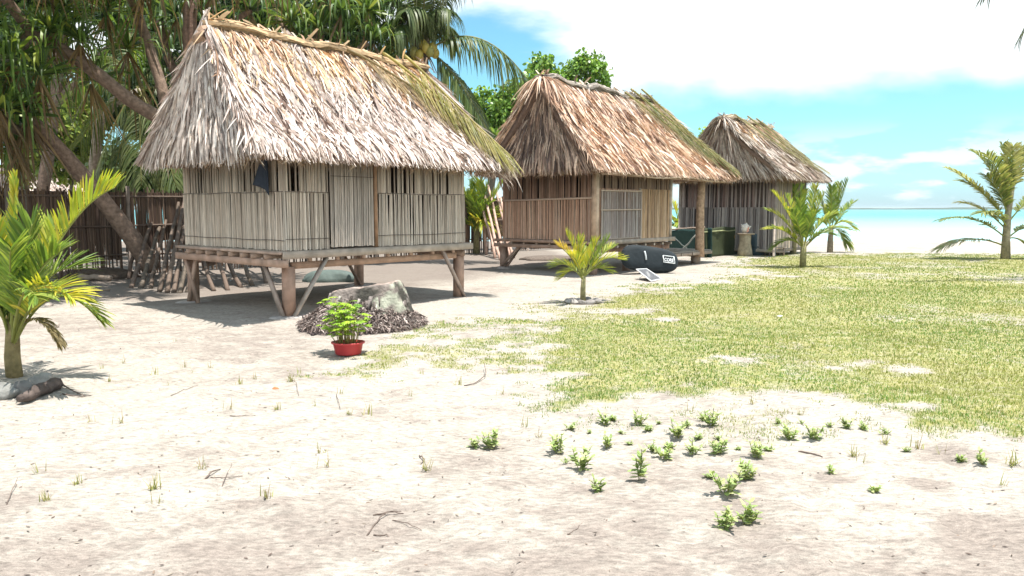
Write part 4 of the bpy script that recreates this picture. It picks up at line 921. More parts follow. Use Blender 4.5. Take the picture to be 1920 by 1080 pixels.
# big one at left edge
bL = G(28, 708); YL = bL[1]; DRY = [(.34, .27, .13), (.28, .22, .11)]
young_palm(bL, 'young coconut palm with big yellow-green fronds at the left edge, ringed by rocks',
    cfr(bL, .30, [(215, 352, .0, .55, YEL, dict(vee=.5, lf=1.0, start=.42)), (30, 335, .15, .0, YEL, dict(lf=.55, ang=(25, 8), start=.5, vee=.2)), (-70, 380, .2, .3, MIX), (135, 560, -.7, .5, YEL), (145, 505, .3, .45, GRN), (70, 560, -.8, .5, GRN),
                   (-60, 520, -.5, .6, GRN), (20, 470, -.7, .4, GRN), (100, 430, .6, .2, MIX), (-110, 470, .3, .5, YEL), (110, 640, -.1, .45, DRY, dict(lf=.35, ldroop=.5)), (185, 600, .0, .7, MIX, dict(lf=.6)), (60, 420, -.2, .15, GRN), (-20, 440, -.3, .3, YEL), (110, 475, -.4, .35, GRN), (-40, 600, -.1, .4, GRN)],
        YL, .42, dict(n=54, ang=(50, 18), ldroop=.22, vee=.4)),
    ([bL+(0, 0, -.03), bL+(-.01, 0, .2), bL+(0, .01, .42), bL+(.0, 0, .6)], [.075, .07, .06, .04], (.25, .20, .10)), wl_=.021)
# middle yellow one
bM = G(1093, 567); YM = bM[1]
young_palm(bM, 'small bright yellow young palm in a ring of stones on the lawn edge',
    cfr(bM, .40, [(1062, 440, .0, .1, YEL), (1046, 462, .1, .2, [(.75, .56, .07), (.66, .48, .06)]), (1040, 500, -.1, .25, MIX), (1163, 487, .0, .30, YEL), (1140, 450, .1, .12, GRN), (1120, 455, -.25, .1, YEL), (1085, 450, -.1, .0, YEL), (1055, 520, .3, .25, MIX), (1140, 510, .3, .25, MIX), (1100, 470, .35, .15, MIX), (1070, 480, -.4, .2, YEL), (1150, 465, .4, .2, MIX)], YM, .26, dict(start=.30, n=36, ang=(44, 14), ldroop=.12, vee=.4)),
    ([bM+(0, 0, -.02), bM+(.0, 0, .25), bM+(.01, 0, .46)], [.05, .045, .035], (.30, .27, .14)), wl_=.014)
# pair near hut three
bN = G(1505, 500); YN = bN[1]
young_palm(bN, 'bushy young palm on the lawn in front of the farthest hut',
    cfr(bN, .5, [(1450, 362, .0, .35, YEL), (1440, 395, .2, .4, MIX), (1442, 430, -.3, .4, MIX), (1500, 350, .1, .1, GRN), (1545, 365, .1, .25, MIX), (1570, 400, .0, .4, MIX), (1560, 440, -.3, .4, GRN), (1455, 462, .0, .4, GRN), (1530, 350, .5, .1, MIX), (1480, 395, -.7, .5, GRN), (1530, 400, -.6, .4, GRN), (1500, 380, -.3, .2, GRN), (1475, 370, .4, .2, MIX), (1590, 430, .2, .5, MIX)], YN, .42, dict(start=.26, n=40, ang=(55, 20), ldroop=.3)),
    ([bN+(0, 0, -.02), bN+(.0, 0, .3), bN+(.02, 0, .7)], [.09, .085, .06], (.26, .24, .12)), wl_=.030, n=40)
bO = G(1556, 473.5); YO = bO[1]
young_palm(bO, 'young palm with upswept fronds at the beach edge right of the farthest hut',
    cfr(bO, .8, [(1590, 338, .0, .0, GRN), (1575, 345, .2, .0, MIX), (1597, 425, .0, .5, YEL), (1585, 455, .2, .5, GRN), (1530, 360, .2, .2, MIX), (1520, 420, .0, .5, MIX), (1560, 350, -.4, .1, GRN), (1545, 390, .5, .3, MIX), (1600, 380, .4, .2, GRN)], YO, .52, dict(start=.25)),
    ([bO+(0, 0, -.02), bO+(.0, 0, .5), bO+(.02, 0, 1.0)], [.11, .1, .07], (.22, .19, .14)), wl_=.034, n=40)
bO2 = G(1487, 476); 
young_palm(bO2, 'young palm half hidden between the farthest hut corner and the bushy palm',
    cfr(bO2, .8, [(1470, 360, .0, .2, MIX), (1450, 400, .0, .5, MIX), (1510, 360, .3, .2, YEL), (1530, 400, .0, .4, MIX), (1490, 350, -.3, .1, GRN), (1440, 440, .2, .4, MIX)], bO2[1], .5, dict(start=.25)),
    ([bO2+(0, 0, -.02), bO2+(.0, 0, .6), bO2+(.02, 0, 1.0)], [.12, .1, .07], (.22, .20, .12)), wl_=.05, n=26)
# right palm, fronds blown to the left
bR = G(1885, 485.5); YR = bR[1]; OL = [(.24, .30, .09), (.32, .36, .12), (.16, .21, .07), (.42, .41, .16)]; PALE = [(.50, .48, .19), (.42, .41, .15), (.58, .54, .26)]
rp = []
cR = PX(1884, 440, YR)
for u, v, dY, hh, pal, y0, ll in [(1775, 315, .0, .9, PALE, 400, .5), (1825, 285, .2, 1.3, OL, 380, .65), (1880, 272, .0, .5, OL, 360, .6), (1925, 280, .2, .1, OL, 350, .6), (1768, 412, -.2, 1.2, OL, 430, .6), (1762, 466, .0, 1.1, OL, 445, .6), (1800, 340, .3, 1.0, OL, 400, .6), (1850, 290, -.4, 1.0, OL, 370, .7),
                               (1965, 420, .2, .8, OL, 430, .6), (1975, 345, .0, .8, OL, 400, .6), (1800, 380, .5, .8, PALE, 415, .6), (1840, 400, -.8, .9, OL, 410, .6), (1900, 275, -.3, .3, PALE, 350, .6), (1930, 470, -.3, .7, OL, 430, .5), (1850, 330, -.2, .9, OL, 390, .7), (1870, 310, .2, .6, OL, 380, .7)]:
    c0 = PX(1887+ (440-y0)*.08, y0+18, YR); rp.append((arc(c0, PX(u, v, YR+dY), hh*.5, 16), ll, pal, dict(start=.22, n=54, vee=.25, ldroop=.35, ang=(62, 30), tipdry=.2, rach=(.028, .006))))
young_palm(bR, 'tall wind-blown young palm standing alone at the right of the lawn', rp,
    ([bR+(0, 0, -.03), PX(1886, 450, YR), PX(1890, 400, YR), PX(1898, 350, YR), PX(1903, 320, YR)], [.15, .12, .1, .07, .04], (.27, .24, .17)), wl_=.038)
# green one between hut one and hut two, and one behind the porch
bG = G(893, 476); YG = bG[1]
young_palm(bG, 'fresh green young palm by the fence between the first and second huts',
    cfr(bG, .7, [(880, 345, .0, .1, GRN), (945, 340, .0, .2, MIX), (912, 352, -.3, .2, GRN), (875, 365, -.4, .3, MIX), (915, 385, -.6, .3, GRN), (862, 380, .0, .4, GRN), (930, 400, .0, .4, MIX), (900, 340, .2, .0, MIX), (868, 425, -.2, .4, GRN), (925, 430, .0, .4, DRY), (890, 380, -.5, .3, GRN), (905, 420, -.6, .5, YEL), (855, 350, .3, .2, GRN), (960, 405, .2, .4, YEL)], YG, .8, dict(start=.22, n=38)),
    ([bG+(0, 0, -.02), bG+(.0, 0, .5), bG+(.02, 0, .9)], [.12, .1, .07], (.24, .22, .12)), wl_=.05, n=30)
bP = G(1275, 452); YP = bP[1]
young_palm(bP, 'little yellow-green palm seen through the open porch of the middle hut',
    cfr(bP, .5, [(1240, 400, .0, .5, YEL), (1262, 385, .0, .3, YEL), (1290, 395, .0, .4, MIX), (1300, 420, .0, .4, GRN), (1250, 430, .0, .4, GRN), (1275, 420, -.5, .4, MIX)], YP, .8, dict(start=.2)),
    ([bP+(0, 0, -.3), bP+(0, 0, .4), bP+(0, 0, .8)], [.12, .1, .07], (.24, .22, .12)), wl_=.08, n=20)

# ---------------------------------------------------------------- broadleaf trees and bushes beyond the fence
def leafy(base, label, trunks, blobs, pal, dens=60, lsize=.10, name='broadleaf_tree', cat='tree'):
    base = np.asarray(base, float); root = thing(name, label, cat, base)
    m = MB()
    for pts, r0, r1 in trunks: m.tube(np.array(pts, float), np.linspace(r0, r1, len(pts)), (.22, .19, .15), 8)
    m.build('trunk', M_bark, root, origin=base, smooth=True)
    m = MB()
    for (c, r) in blobs:
        c = np.asarray(c, float); nc = max(6, int(dens*r*r*1.5))
        dirs = nrm(rng.normal(0, 1, (nc, 3))); cc = c + dirs*(r*rng.uniform(.35, 1.05, nc)**.6)[:, None]*np.array([1, 1, .8])
        k = 15; P = (cc[:, None] + rng.normal(0, .13*max(.6, r**.3), (nc, k, 3))).reshape(-1, 3)
        n = len(P); d = nrm(rng.normal(0, 1, (n, 3)) + np.array([0, 0, -.3]) + .6*nrm(P-c)); L = lsize*rng.uniform(.7, 1.35, n)
        t = np.linspace(0, 1, 4); Cn = P[:, None] + d[:, None]*(L[:, None]*t)[:, :, None]*1.5; Cn[:, :, 2] -= (L[:, None]*t**2*.3)
        W_ = nrm(np.cross(d, rng.normal(0, 1, (n, 3)) + np.array([0, 0, 1.])))
        tone = np.repeat(rng.uniform(.7, 1.35, nc), k)[:, None]
        m.ribbons(Cn, W_[:, None]*(L[:, None]*np.array([.15, .5, .42, .04])[None])[:, :, None], pick(n, pal, None, .15)*tone)
    m.build('crown', M_broad, root, origin=base)
    return root
BR = [(.18, .32, .06), (.25, .42, .075), (.12, .22, .05), (.34, .48, .10)]
bb = G(1060, 440)
leafy(bb, 'broadleaf tree topping out above the ridge of the middle hut',
      [(pp([(1060, 440, 33), (1060, 300, 33), (1040, 180, 33)]), .22, .1), (pp([(1060, 300, 33), (1090, 190, 33), (1100, 140, 33)]), .15, .06)],
      [(PX(u, v, Y), r) for u, v, Y, r in [(1018, 128, 33, .65), (1045, 145, 33, .6), (1085, 130, 33, .5), (1110, 125, 33, .6), (1100, 108, 33, .32), (1122, 150, 33, .45), (1070, 175, 33, .8), (1010, 165, 33, .6), (1040, 200, 33, 1.0), (1140, 185, 33.5, .5), (1120, 210, 33, 1.0)]], BR, 70, .11)
bb = G(915, 445)
leafy(bb, 'dense broadleaf tree filling the gap between the roofs of the first two huts',
      [(pp([(915, 445, 32), (920, 350, 32), (935, 250, 32)]), .22, .12)],
      [(PX(u, v, Y), r) for u, v, Y, r in [(940, 215, 31, .8), (960, 180, 31, .6), (985, 165, 31, .5), (905, 190, 31, .5), (920, 240, 31, .8), (975, 225, 31, .9), (890, 215, 31.5, .6), (935, 270, 31.5, .8), (1000, 150, 31.5, .35)]], BR, 70, .11)
bb = G(1338, 452)
leafy(bb, 'low leafy bush just showing over the roof edge beside the farthest hut', [(pp([(1338, 452, 36), (1336, 330, 36), (1335, 260, 36)]), .12, .06)],
      [(PX(u, v, Y), r) for u, v, Y, r in [(1336, 246, 36, .4), (1345, 260, 36, .5), (1325, 270, 36, .5)]], BR, 60, .1, 'leafy_bush', 'bush')
LIME = [(.20, .28, .05), (.28, .34, .07), (.13, .20, .04), (.34, .38, .10)]
bb = G(130, 452)
leafy(bb, 'sunlit lime green bush glowing behind the fence at left', [(pp([(130, 452, 29), (135, 330, 29)]), .12, .06)],
      [(PX(u, v, Y), r) for u, v, Y, r in [(125, 235, 29, 1.1), (145, 270, 29, 1.0), (95, 275, 29, 1.0), (150, 215, 29.5, .9), (120, 300, 29, .9), (60, 300, 29.5, 1.0)]], LIME, 55, .12, 'leafy_bush', 'bush')
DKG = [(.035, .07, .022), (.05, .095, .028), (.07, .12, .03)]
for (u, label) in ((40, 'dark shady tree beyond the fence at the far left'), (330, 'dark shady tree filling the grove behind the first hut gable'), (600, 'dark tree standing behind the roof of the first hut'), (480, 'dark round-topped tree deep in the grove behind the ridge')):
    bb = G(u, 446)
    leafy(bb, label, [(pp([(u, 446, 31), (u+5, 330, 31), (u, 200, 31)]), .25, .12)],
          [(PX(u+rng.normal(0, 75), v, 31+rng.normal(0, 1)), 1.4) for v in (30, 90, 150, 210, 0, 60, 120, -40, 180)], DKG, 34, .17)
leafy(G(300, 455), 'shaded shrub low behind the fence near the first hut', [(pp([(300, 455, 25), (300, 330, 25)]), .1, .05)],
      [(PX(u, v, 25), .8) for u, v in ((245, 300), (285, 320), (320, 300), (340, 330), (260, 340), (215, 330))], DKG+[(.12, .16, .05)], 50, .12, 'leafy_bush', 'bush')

# other hut roof beyond the fence
hb = G(100, 457)
fh = thing('thatched_hut', 'grey thatch roof of another hut peeking over the fence at left', 'hut', (hb[0], hb[1], 0), TH)
m = MB(); reeds(m, (-1.2, -1.2), (2.2, -1.2), .6, 2.2, GREY, .07); reeds(m, (-1.2, 1.6), (-1.2, -1.2), .6, 2.2, GREY, .07); m.build('wall', M_reed, fh)
m = MB()
for lx, ly in ((-1.1, -1.1), (2.1, -1.1), (-1.1, 1.5), (2.1, 1.5)): m.beam((lx, ly, 0), (lx, ly, 2.2), .12, .12, BEAM_D, (1, 0, 0))
m.build('frame', M_wood, fh)
roof(fh, -1.5, 2.5, .2, 4.1, -1.7, 2.7, -1.7, 2.1, 2.1, n=2200, pals=TH_G, wts=(5, 3, 1.5, .7), ptop=None, body=(.3, .25, .22), w=.06, capn=120)

# ---------------------------------------------------------------- stump and mulch mound
sb = G(672, 618)
sb = sb + np.array([0, .35, 0])
mound = MB(); K = 26; S = 56; th = np.arange(S)/S*2*PI; vs = []
for k in range(K):
    r = k/(K-1)
    hh = .46*(1-r**1.35)+.03*(1-r); rad = .86*r*(1+.10*(fbm(np.cos(th)*1.5+5, np.sin(th)*1.5, 5)-.5)*2)
    vs.append(np.stack([rad*np.cos(th)*1.02, rad*np.sin(th)*.95, hh + .05*(fbm(np.cos(th)*r*6, np.sin(th)*r*6, 8)-.5)*(1-r*.7)-.02*r], 1))
vs = np.concatenate(vs); i = np.arange(K-1)[:, None]*S + np.arange(S)[None]; j = np.arange(K-1)[:, None]*S + (np.arange(S)[None]+1) % S
mound.add(vs+sb, np.stack([i, i+S, j+S, j], -1).reshape(-1, 4), (.16, .12, .11))
n = 5200; a = rng.uniform(0, 2*PI, n); r = np.sqrt(rng.random(n))*.97; hh = .46*(1-r**1.35)+.03*(1-r)
P = np.stack([.90*r*np.cos(a), .86*r*np.sin(a), hh+rng.uniform(-.01, .04, n)], 1)+sb
out_ = np.stack([np.cos(a), np.sin(a), -.75*r], 1); d = nrm(out_*.6+rng.normal(0, .7, (n, 3))*np.array([1, 1, .35])); L = rng.uniform(.05, .15, n); t = np.linspace(-.5, .5, 4)
Cn = P[:, None]+d[:, None]*(L[:, None]*t)[:, :, None]; Cn[:, :, 2] = np.maximum(Cn[:, :, 2] + (.015*(1-(t*2)**2))[None], .004)
mound.ribbons(Cn, nrm(np.cross(d, rng.normal(0, 1, (n, 3))))[:, None]*(.009*np.array([.5, 1, .9, .3]))[None, :, None], pick(n, [(.32, .26, .235), (.22, .17, .15), (.13, .10, .09), (.46, .39, .35)], (3, 3, 2.4, 1.2), .14))
mo = mound.build('mulch_mound', M_litter, origin=sb); tag(mo, 'low mound of dry grey leaf mulch around the cut stump', 'mulch')
st = MB(); K = 12; S = 40; th = np.arange(S)/S*2*PI; vs = []
tilt = lambda x_, y_: -.03 + .15*x_ - .06*y_
for k in range(K):
    q = k/(K-1); rad = (.53-.12*q)*(1+.13*(fbm(np.cos(th)*1.6+9, np.sin(th)*1.6, 12, 3)-.5)*2 + .03*np.sin(th*11+q*3) + .05*(fbm(th*5, q*2+th*0, 44, 3)-.5))
    x_ = rad*np.cos(th)*1.2; y_ = rad*np.sin(th)
    vs.append(np.stack([x_, y_, .2+q*(.36+tilt(x_, y_))+(.03*(fbm(th*3, q*9+th*0, 3)-.5)+.05*(fbm(np.cos(th)*5, np.sin(th)*5, 66, 2)-.5))*q], 1))
top_ = vs[-1]; vs.append(top_*np.array([.93, .93, 1])+np.array([0, 0, .012])); vs.append(np.stack([top_[:, 0]*.5, top_[:, 1]*.5, .2+.36+tilt(top_[:, 0]*.5, top_[:, 1]*.5)+.01*rng.random(S)], 1)); vs.append(np.tile([0, 0, .532], (S, 1)))
VV = np.concatenate(vs); KK = len(vs); i = np.arange(KK-1)[:, None]*S + np.arange(S)[None]; j = np.arange(KK-1)[:, None]*S + (np.arange(S)[None]+1) % S
cc = np.array([(.22, .185, .165)]*len(VV)); an = np.tile(th, KK)
patch = fbm(np.cos(an)*4, VV[:, 2]*9+np.sin(an)*4, 51, 3)
cc = cc*np.clip(.35+1.3*patch, .3, 1.15)[:, None]; cc[patch < .36] = (.07, .065, .055); cc[(patch > .52) & (VV[:, 0] > .1)] = (.36, .36, .29)
cc[S*K:] = np.array([.36, .28, .24])*(.8+.4*rng.random((len(VV)-S*K, 1)))
for k in range(70):
    a = rng.uniform(0, 2*PI); z0 = .22+.14*rng.random(); L = rng.uniform(.05, .13); rr = lambda z_: (.555-.12*(z_-.2)/.36)
    st.beam((rr(z0)*1.08*math.cos(a), rr(z0)*math.sin(a), z0), (rr(z0+L)*1.08*math.cos(a+.04), rr(z0+L)*math.sin(a+.04), z0+L), .02+.03*rng.random(), .03, pick(1, [(.30, .26, .24), (.18, .15, .135), (.40, .38, .33), (.09, .075, .065)])[0])
stv = None
srt = thing('tree_stump', 'broad cut tree stump with pale mossy bark sunk in the mulch mound', 'stump', sb+np.array([.06, .08, 0]), R(-8))
st.add(VV, np.stack([i, j, j+S, i+S], -1).reshape(-1, 4), cc); st.build('trunk_base', M_bark, srt, smooth=False)
# ---------------------------------------------------------------- potted plant
pb = G(648, 668); pb = pb + np.array([0, .14, 0])
pot = thing('potted_plant', 'red plastic tub holding a bushy bright green seedling plant in front of the stump', 'plant', pb)
m = MB(); prof = [(.001, .0), (.135, .0), (.142, .01), (.165, .115), (.185, .122), (.187, .138), (.170, .138), (.155, .10), (.001, .10)]
m.lathe(prof, (.50, .055, .06), 28, sx=1.0, sy=.85); m.build('tub', M_plastic, pot, smooth=False)
m = MB(); m.lathe([(.001, .112), (.158, .105)], (.10, .07, .05), 20, sy=.85, jit=.0); m.build('soil', M_litter, pot)
m = MB(); lm = MB()
for k in range(34):
    a = rng.uniform(0, 2*PI); r0 = .11*math.sqrt(rng.random()); b0 = np.array([r0*math.cos(a), r0*.85*math.sin(a), .1])
    up_ = rng.uniform(.18, .50); rr = r0*1.7+rng.normal(0, .035) ; tp = np.array([rr*math.cos(a)-.03*(up_>.36), rr*math.sin(a), .1+up_])
    m.tube(bez(b0, (b0+tp)/2+rng.normal(0, .02, 3), tp, 6), np.linspace(.006, .003, 6), (.34, .30, .10), 5)
    nl_ = 5 if up_ > .3 else 4
    for q in range(nl_):
        az = rng.uniform(0, 2*PI); pl_ = rng.uniform(.05, .12); hz = tp-np.array([0, 0, rng.random()*.12]); c0 = hz+np.array([math.cos(az)*pl_, math.sin(az)*pl_, rng.uniform(.0, .04)])
        m.sticks([hz], [c0], .002, (.30, .36, .08), 5)
        col = pick(1, [(.36, .55, .05), (.26, .44, .05), (.44, .60, .07), (.18, .34, .05)], (3, 3, 2, 1.4), .1)[0]; L = rng.uniform(.045, .085)
        fw = np.array([math.cos(az), math.sin(az), -.15]); sd_ = np.array([-math.sin(az), math.cos(az), rng.normal(0, .2)])
        for aa in (-1.9, -1.15, -.5, 0, .5, 1.15, 1.9):
            dd = nrm(fw*math.cos(aa)+sd_*math.sin(aa)); ln = L*(1-.16*abs(aa)); ww = nrm(np.cross(dd, [0, 0, 1.]))*L*.16
            Cn = np.array([[c0, c0+dd*ln*.35, c0+dd*ln*.7+[0, 0, -.004], c0+dd*ln+[0, 0, -.012]]]); Wn = np.array([[ww*.5, ww*.9, ww*1.0, ww*.05]])
            lm.ribbons(Cn, Wn, np.array([col]))
m.build('stems', M_leaf, pot); lm.build('leaves', M_leaf, pot)

# ---------------------------------------------------------------- black bag, solar panel, shell post, tarps
bgp = G(1222, 515); bgp[1] += .32
bag = thing('board_bag', 'big rounded black bag with white lettering leaning against the middle hut floor', 'bag', bgp)
bag.rotation_euler = (0, 0, R(9))
m = MB(); K = 22; S = 36; vs = []
for k in range(K):
    ph = -PI/2 + PI*k/(K-1)
    for s in range(S):
        th_ = 2*PI*s/S; se = lambda w_, e: math.copysign(abs(w_)**e, w_)
        x_ = .74*se(math.cos(ph), .55)*se(math.cos(th_), .62); z_ = .315*se(math.cos(ph), .5)*se(math.sin(th_), .72); y_ = .155*se(math.sin(ph), .8)
        z_ *= 1-.10*(x_/.74); 
        y_ += .012*math.sin(x_*11+z_*7)*math.cos(ph)
        vs.append((x_, y_, z_))
Rt = Matrix.Rotation(R(7), 3, 'Y') @ Matrix.Rotation(R(-14), 3, 'X')
def bt(p): q = Rt @ Vector(p); return np.array([q.x, q.y, q.z+.355])
i = np.arange(K-1)[:, None]*S + np.arange(S)[None]; j = np.arange(K-1)[:, None]*S + (np.arange(S)[None]+1) % S
m.add([bt(p) for p in vs], np.stack([i, j, j+S, i+S], -1).reshape(-1, 4), (.016, .023, .028)); m.build('bag_body', M_cloth, bag, smooth=True)
m = MB(); pts = [bt((.735*math.copysign(abs(math.cos(a))**.62, math.cos(a)), 0, .318*math.copysign(abs(math.sin(a))**.72, math.sin(a))*(1-.1*math.cos(a)))) for a in np.linspace(0, 2*PI, 48)]
m.tube(pts, .011, (.05, .06, .07), 6); m.build('zip_seam', M_cloth, bag)
m = MB(); hp = [bt(p) for p in ((-.20, -.160, .15), (-.185, -.20, .09), (-.165, -.205, .0), (-.15, -.165, -.06))]
m.tube(bez(hp[0], hp[1]*.5+hp[2]*.5, hp[3], 8), [.022]*8, (.55, .58, .60), 8); m.build('handle', M_cloth, bag)
def text_mesh(txt, size, name, mat, parent, loc, rot, col, bold=.0, sx=1):
    cu = bpy.data.curves.new(name, 'FONT'); cu.body = txt; cu.size = size; cu.extrude = .002; cu.offset = bold
    to = bpy.data.objects.new('tmp', cu); C.objects.link(to)
    me = bpy.data.meshes.new_from_object(to.evaluated_get(bpy.context.evaluated_depsgraph_get())); bpy.data.objects.remove(to)
    ca = me.color_attributes.new('Col', 'FLOAT_COLOR', 'POINT'); ca.data.foreach_set('color', np.tile([*col, 1], (len(me.vertices), 1)).astype(float).ravel())
    me.materials.clear(); me.materials.append(mat)
    o = bpy.data.objects.new(name, me); C.objects.link(o); o.parent = parent; o.location = loc; o.rotation_euler = rot; o.scale = (sx, 1, 1); return o
fr = R(90-14)
m = MB()
for (a, b) in (((.28, .10), (.56, .10)), ((.30, -.065), (.60, -.065)), ((.28, .10), (.31, -.065)), ((.56, .10), (.60, -.065))):
    m.beam(bt((a[0], -.168, a[1])), bt((b[0], -.166, b[1])), .02, .022, (.75, .78, .80), (0, 1, 0))
m.build('logo_frame', M_plastic, bag)
lp = bt((.315, -.176, -.035))
text_mesh('CORE', .115, 'lettering', M_plastic, bag, tuple(lp), (fr, R(7), 0), (.8, .82, .84), .003, .80)
# solar panel on its strut
a1 = PX(1193, 505, 17.55); a2 = PX(1212, 504, 17.75); b1 = G(1221, 529) + np.array([0, 0, .02]); b2_ = G(1240, 524.5) + np.array([0, 0, .02])
sp = thing('solar_panel', 'small grey solar panel in a white frame propped up before the black bag', 'solar panel', b1)
m = MB(); 
for p, q in ((a1, a2), (a2, b2_), (b2_, b1), (b1, a1)): m.beam(p, q, .022, .022, (.8, .8, .8))
m.build('frame', M_metal, sp, origin=b1)
m = MB(); nn_ = nrm(np.cross(a2-a1, b1-a1)); nn_ = nn_*np.sign(nn_[2])
for ia in range(4):
    for ib in range(7):
        f0, f1, g0, g1 = (ia+.06)/4, (ia+.94)/4, (ib+.06)/7, (ib+.94)/7
        q = [a1*(1-f)*(1-g)+a2*f*(1-g)+b1*(1-f)*g+b2_*f*g+nn_*.006 for f, g in ((f0, g0), (f1, g0), (f1, g1), (f0, g1))]
        m.add(q, [[0, 1, 2, 3]], (.16, .165, .18))
q = [p+nn_*.001 for p in (a1, a2, b2_, b1)]; m.add(q, [[0, 1, 2, 3]], (.30, .30, .31)); q = [p-nn_*.006 for p in (a1, a2, b2_, b1)]; m.add(q, [[3, 2, 1, 0]], (.3, .3, .3))
m.build('panel', M_metal, sp, origin=b1)
m = MB(); mp_ = a1*.55+b1*.45; m.beam(mp_, G(1196, 525), .016, .016, (.75, .75, .75)); m.beam(a2*.55+b2_*.45, G(1216, 521)+[0, .1, 0], .016, .016, (.6, .6, .6)); m.build('strut', M_metal, sp, origin=b1)
# dark tarp screen behind the porch, olive canvas and rail
def cloth_sheet(name, label, cat, P00, P10, P11, P01, col, amp=.04, seed=3, nu=26, nv=12, thick=.02, mat=None):
    P00, P10, P11, P01 = (np.asarray(p, float) for p in (P00, P10, P11, P01)); m = MB(); v = []; nn = nrm(np.cross(P10-P00, P01-P00))
    for b in range(nv):
        for a in range(nu):
            s, t = a/(nu-1), b/(nv-1); P = P00*(1-s)*(1-t)+P10*s*(1-t)+P11*s*t+P01*(1-s)*t
            v.append(P + nn*amp*(float(fbm(s*9, t*2.2, seed))-.5)*2*(1.1-t*.5) + np.array([0, 0, .02*math.sin(s*11+seed)*t]))
    i = np.arange(nv-1)[:, None]*nu + np.arange(nu-1)[None]
    m.add(v, np.stack([i, i+1, i+1+nu, i+nu], -1).reshape(-1, 4), col); o = m.build(name, mat or M_cloth, origin=P00, smooth=True)
    sm = o.modifiers.new('thick', 'SOLIDIFY'); sm.thickness = thick; tag(o, label, cat); return o
cloth_sheet('shade_net', 'dark green netting stretched behind the open porch', 'netting', G(1252, 478), G(1335, 483), PX(1335, 428, G(1335, 483)[1]), PX(1252, 432, G(1252, 478)[1]), (.022, .055, .05), .06, 4)
cloth_sheet('canvas_screen', 'olive green canvas screen between porch post and stone post', 'canvas', G(1322, 483), G(1388, 476), PX(1388, 424, G(1388, 476)[1]), PX(1322, 428, G(1322, 483)[1]), (.045, .055, .026), .07, 9)
cloth_sheet('brown_sack', 'brown cloth bundle hanging at the end of the olive canvas', 'sack', G(1366, 477.5), G(1392, 476), PX(1390, 440, G(1390, 476)[1]-.05), PX(1372, 440, G(1372, 477.5)[1]-.05), (.20, .14, .055), .05, 13)
pole(PX(1252, 431, G(1252, 478)[1]-.05), PX(1322, 427, G(1322, 481)[1]-.08), .035, (.33, .25, .20), 'horizontal brown rail along the top of the dark netting', None, 'wooden_rail', 'rail')
pole(PX(1318, 435, G(1330, 483)[1]-.1), PX(1388, 431, G(1388, 476)[1]-.1), .025, (.28, .30, .16), 'thin greenish rail across the olive canvas', None, 'wooden_rail', 'rail')
g_ = G(1262, 486); pole(g_, PX(1305, 440, g_[1]-.1), .03, (.22, .22, .20), 'slanting grey stick crossing the dark netting from lower left', None, 'wooden_stick', 'stick')
g_ = G(1310, 486); pole(g_, PX(1265, 447, g_[1]-.0), .022, (.16, .18, .17), 'slanting dark stick crossing the netting from lower right', None, 'wooden_stick', 'stick')
sp0 = G(1396, 480); Ysp = sp0[1]; zt_ = PX(1396, 437, Ysp)[2]
po = thing('stone_post', 'rough pale coral stone post carrying a white shell', 'post', sp0)
m = MB(); m.lathe([(.001, -.02), (.24, -.02), (.225, .2), (.19, .45), (.185, zt_-.06), (.17, zt_-.045), (.001, zt_-.045)], (.34, .29, .21), 16, jit=.22, seed=4); m.build('post_shaft', M_stone, po)
m = MB(); m.box(-.26, .26, -.22, .22, zt_-.045, zt_, (.34, .27, .20)); m.build('cap_board', M_wood, po)
sc_ = sp0 + np.array([-.03, 0, zt_]); m = MB()
prof = []
for k in range(20):
    q = k/19; prof.append((max(.004, .155*math.sin(PI*min(1, q*.92+.08))**.8*(1-.25*q) + .02*math.sin(q*26)*(q > .4)), q*.36))
m.lathe(prof, (.80, .74, .68), 14, jit=.12, seed=6)
for k in range(7): a = k/7*2*PI; m.beam((.11*math.cos(a), .11*math.sin(a), .2), (.165*math.cos(a), .165*math.sin(a), .27), .03, .03, (.8, .74, .68))
m.add([(.02, -.15, .04), (.09, -.13, .08), (.08, -.12, .22), (.03, -.14, .25)], [[0, 1, 2, 3]], (.62, .30, .24))
v_ = m.build('conch_shell', M_plastic, loc=sc_); v_.rotation_euler = (R(6), R(10), 0); tag(v_, 'white and pink conch shell on top of the stone post', 'shell')
# round dark barrel lid / drum against hut three
dp = G(1418, 478); dr = thing('plastic_drum', 'dark blue-grey round drum between stone post and farthest hut', 'drum', dp)
m = MB(); Hd = .82; m.lathe([(.001, 0), (.25, 0), (.27, .05), (.28, .3), (.27, .35), (.28, .4), (.27, .7), (.22, Hd-.03), (.2, Hd), (.001, Hd)], (.045, .07, .085), 22); m.build('drum_body', M_plastic, dr, smooth=False)
m = MB(); m.lathe([(.29, .27), (.3, .29), (.29, .31)], (.03, .045, .055), 22); m.build('hoop', M_plastic, dr)
# low bench beside hut three
lb = G(1452, 479); be = thing('low_bench', 'low wooden bench at the foot of the farthest hut', 'bench', lb, R(8))
m = MB()
for k in range(3): m.box(-.3, .32, -.2+k*.14, -.08+k*.14, .27, .30, (.33, .27, .23))
m.build('seat', M_wood, be)
for lx in (-.26, .26):
    for ly in (-.16, .16): m = MB(); m.beam((lx, ly, 0), (lx, ly, .27), .05, .05, (.28, .22, .19), (1, 0, 0)); m.build('leg', M_wood, be)
m = MB(); m.beam((-.26, -.17, .13), (.26, -.17, .13), .03, .05, (.28, .22, .19)); m.build('stretcher', M_wood, be)
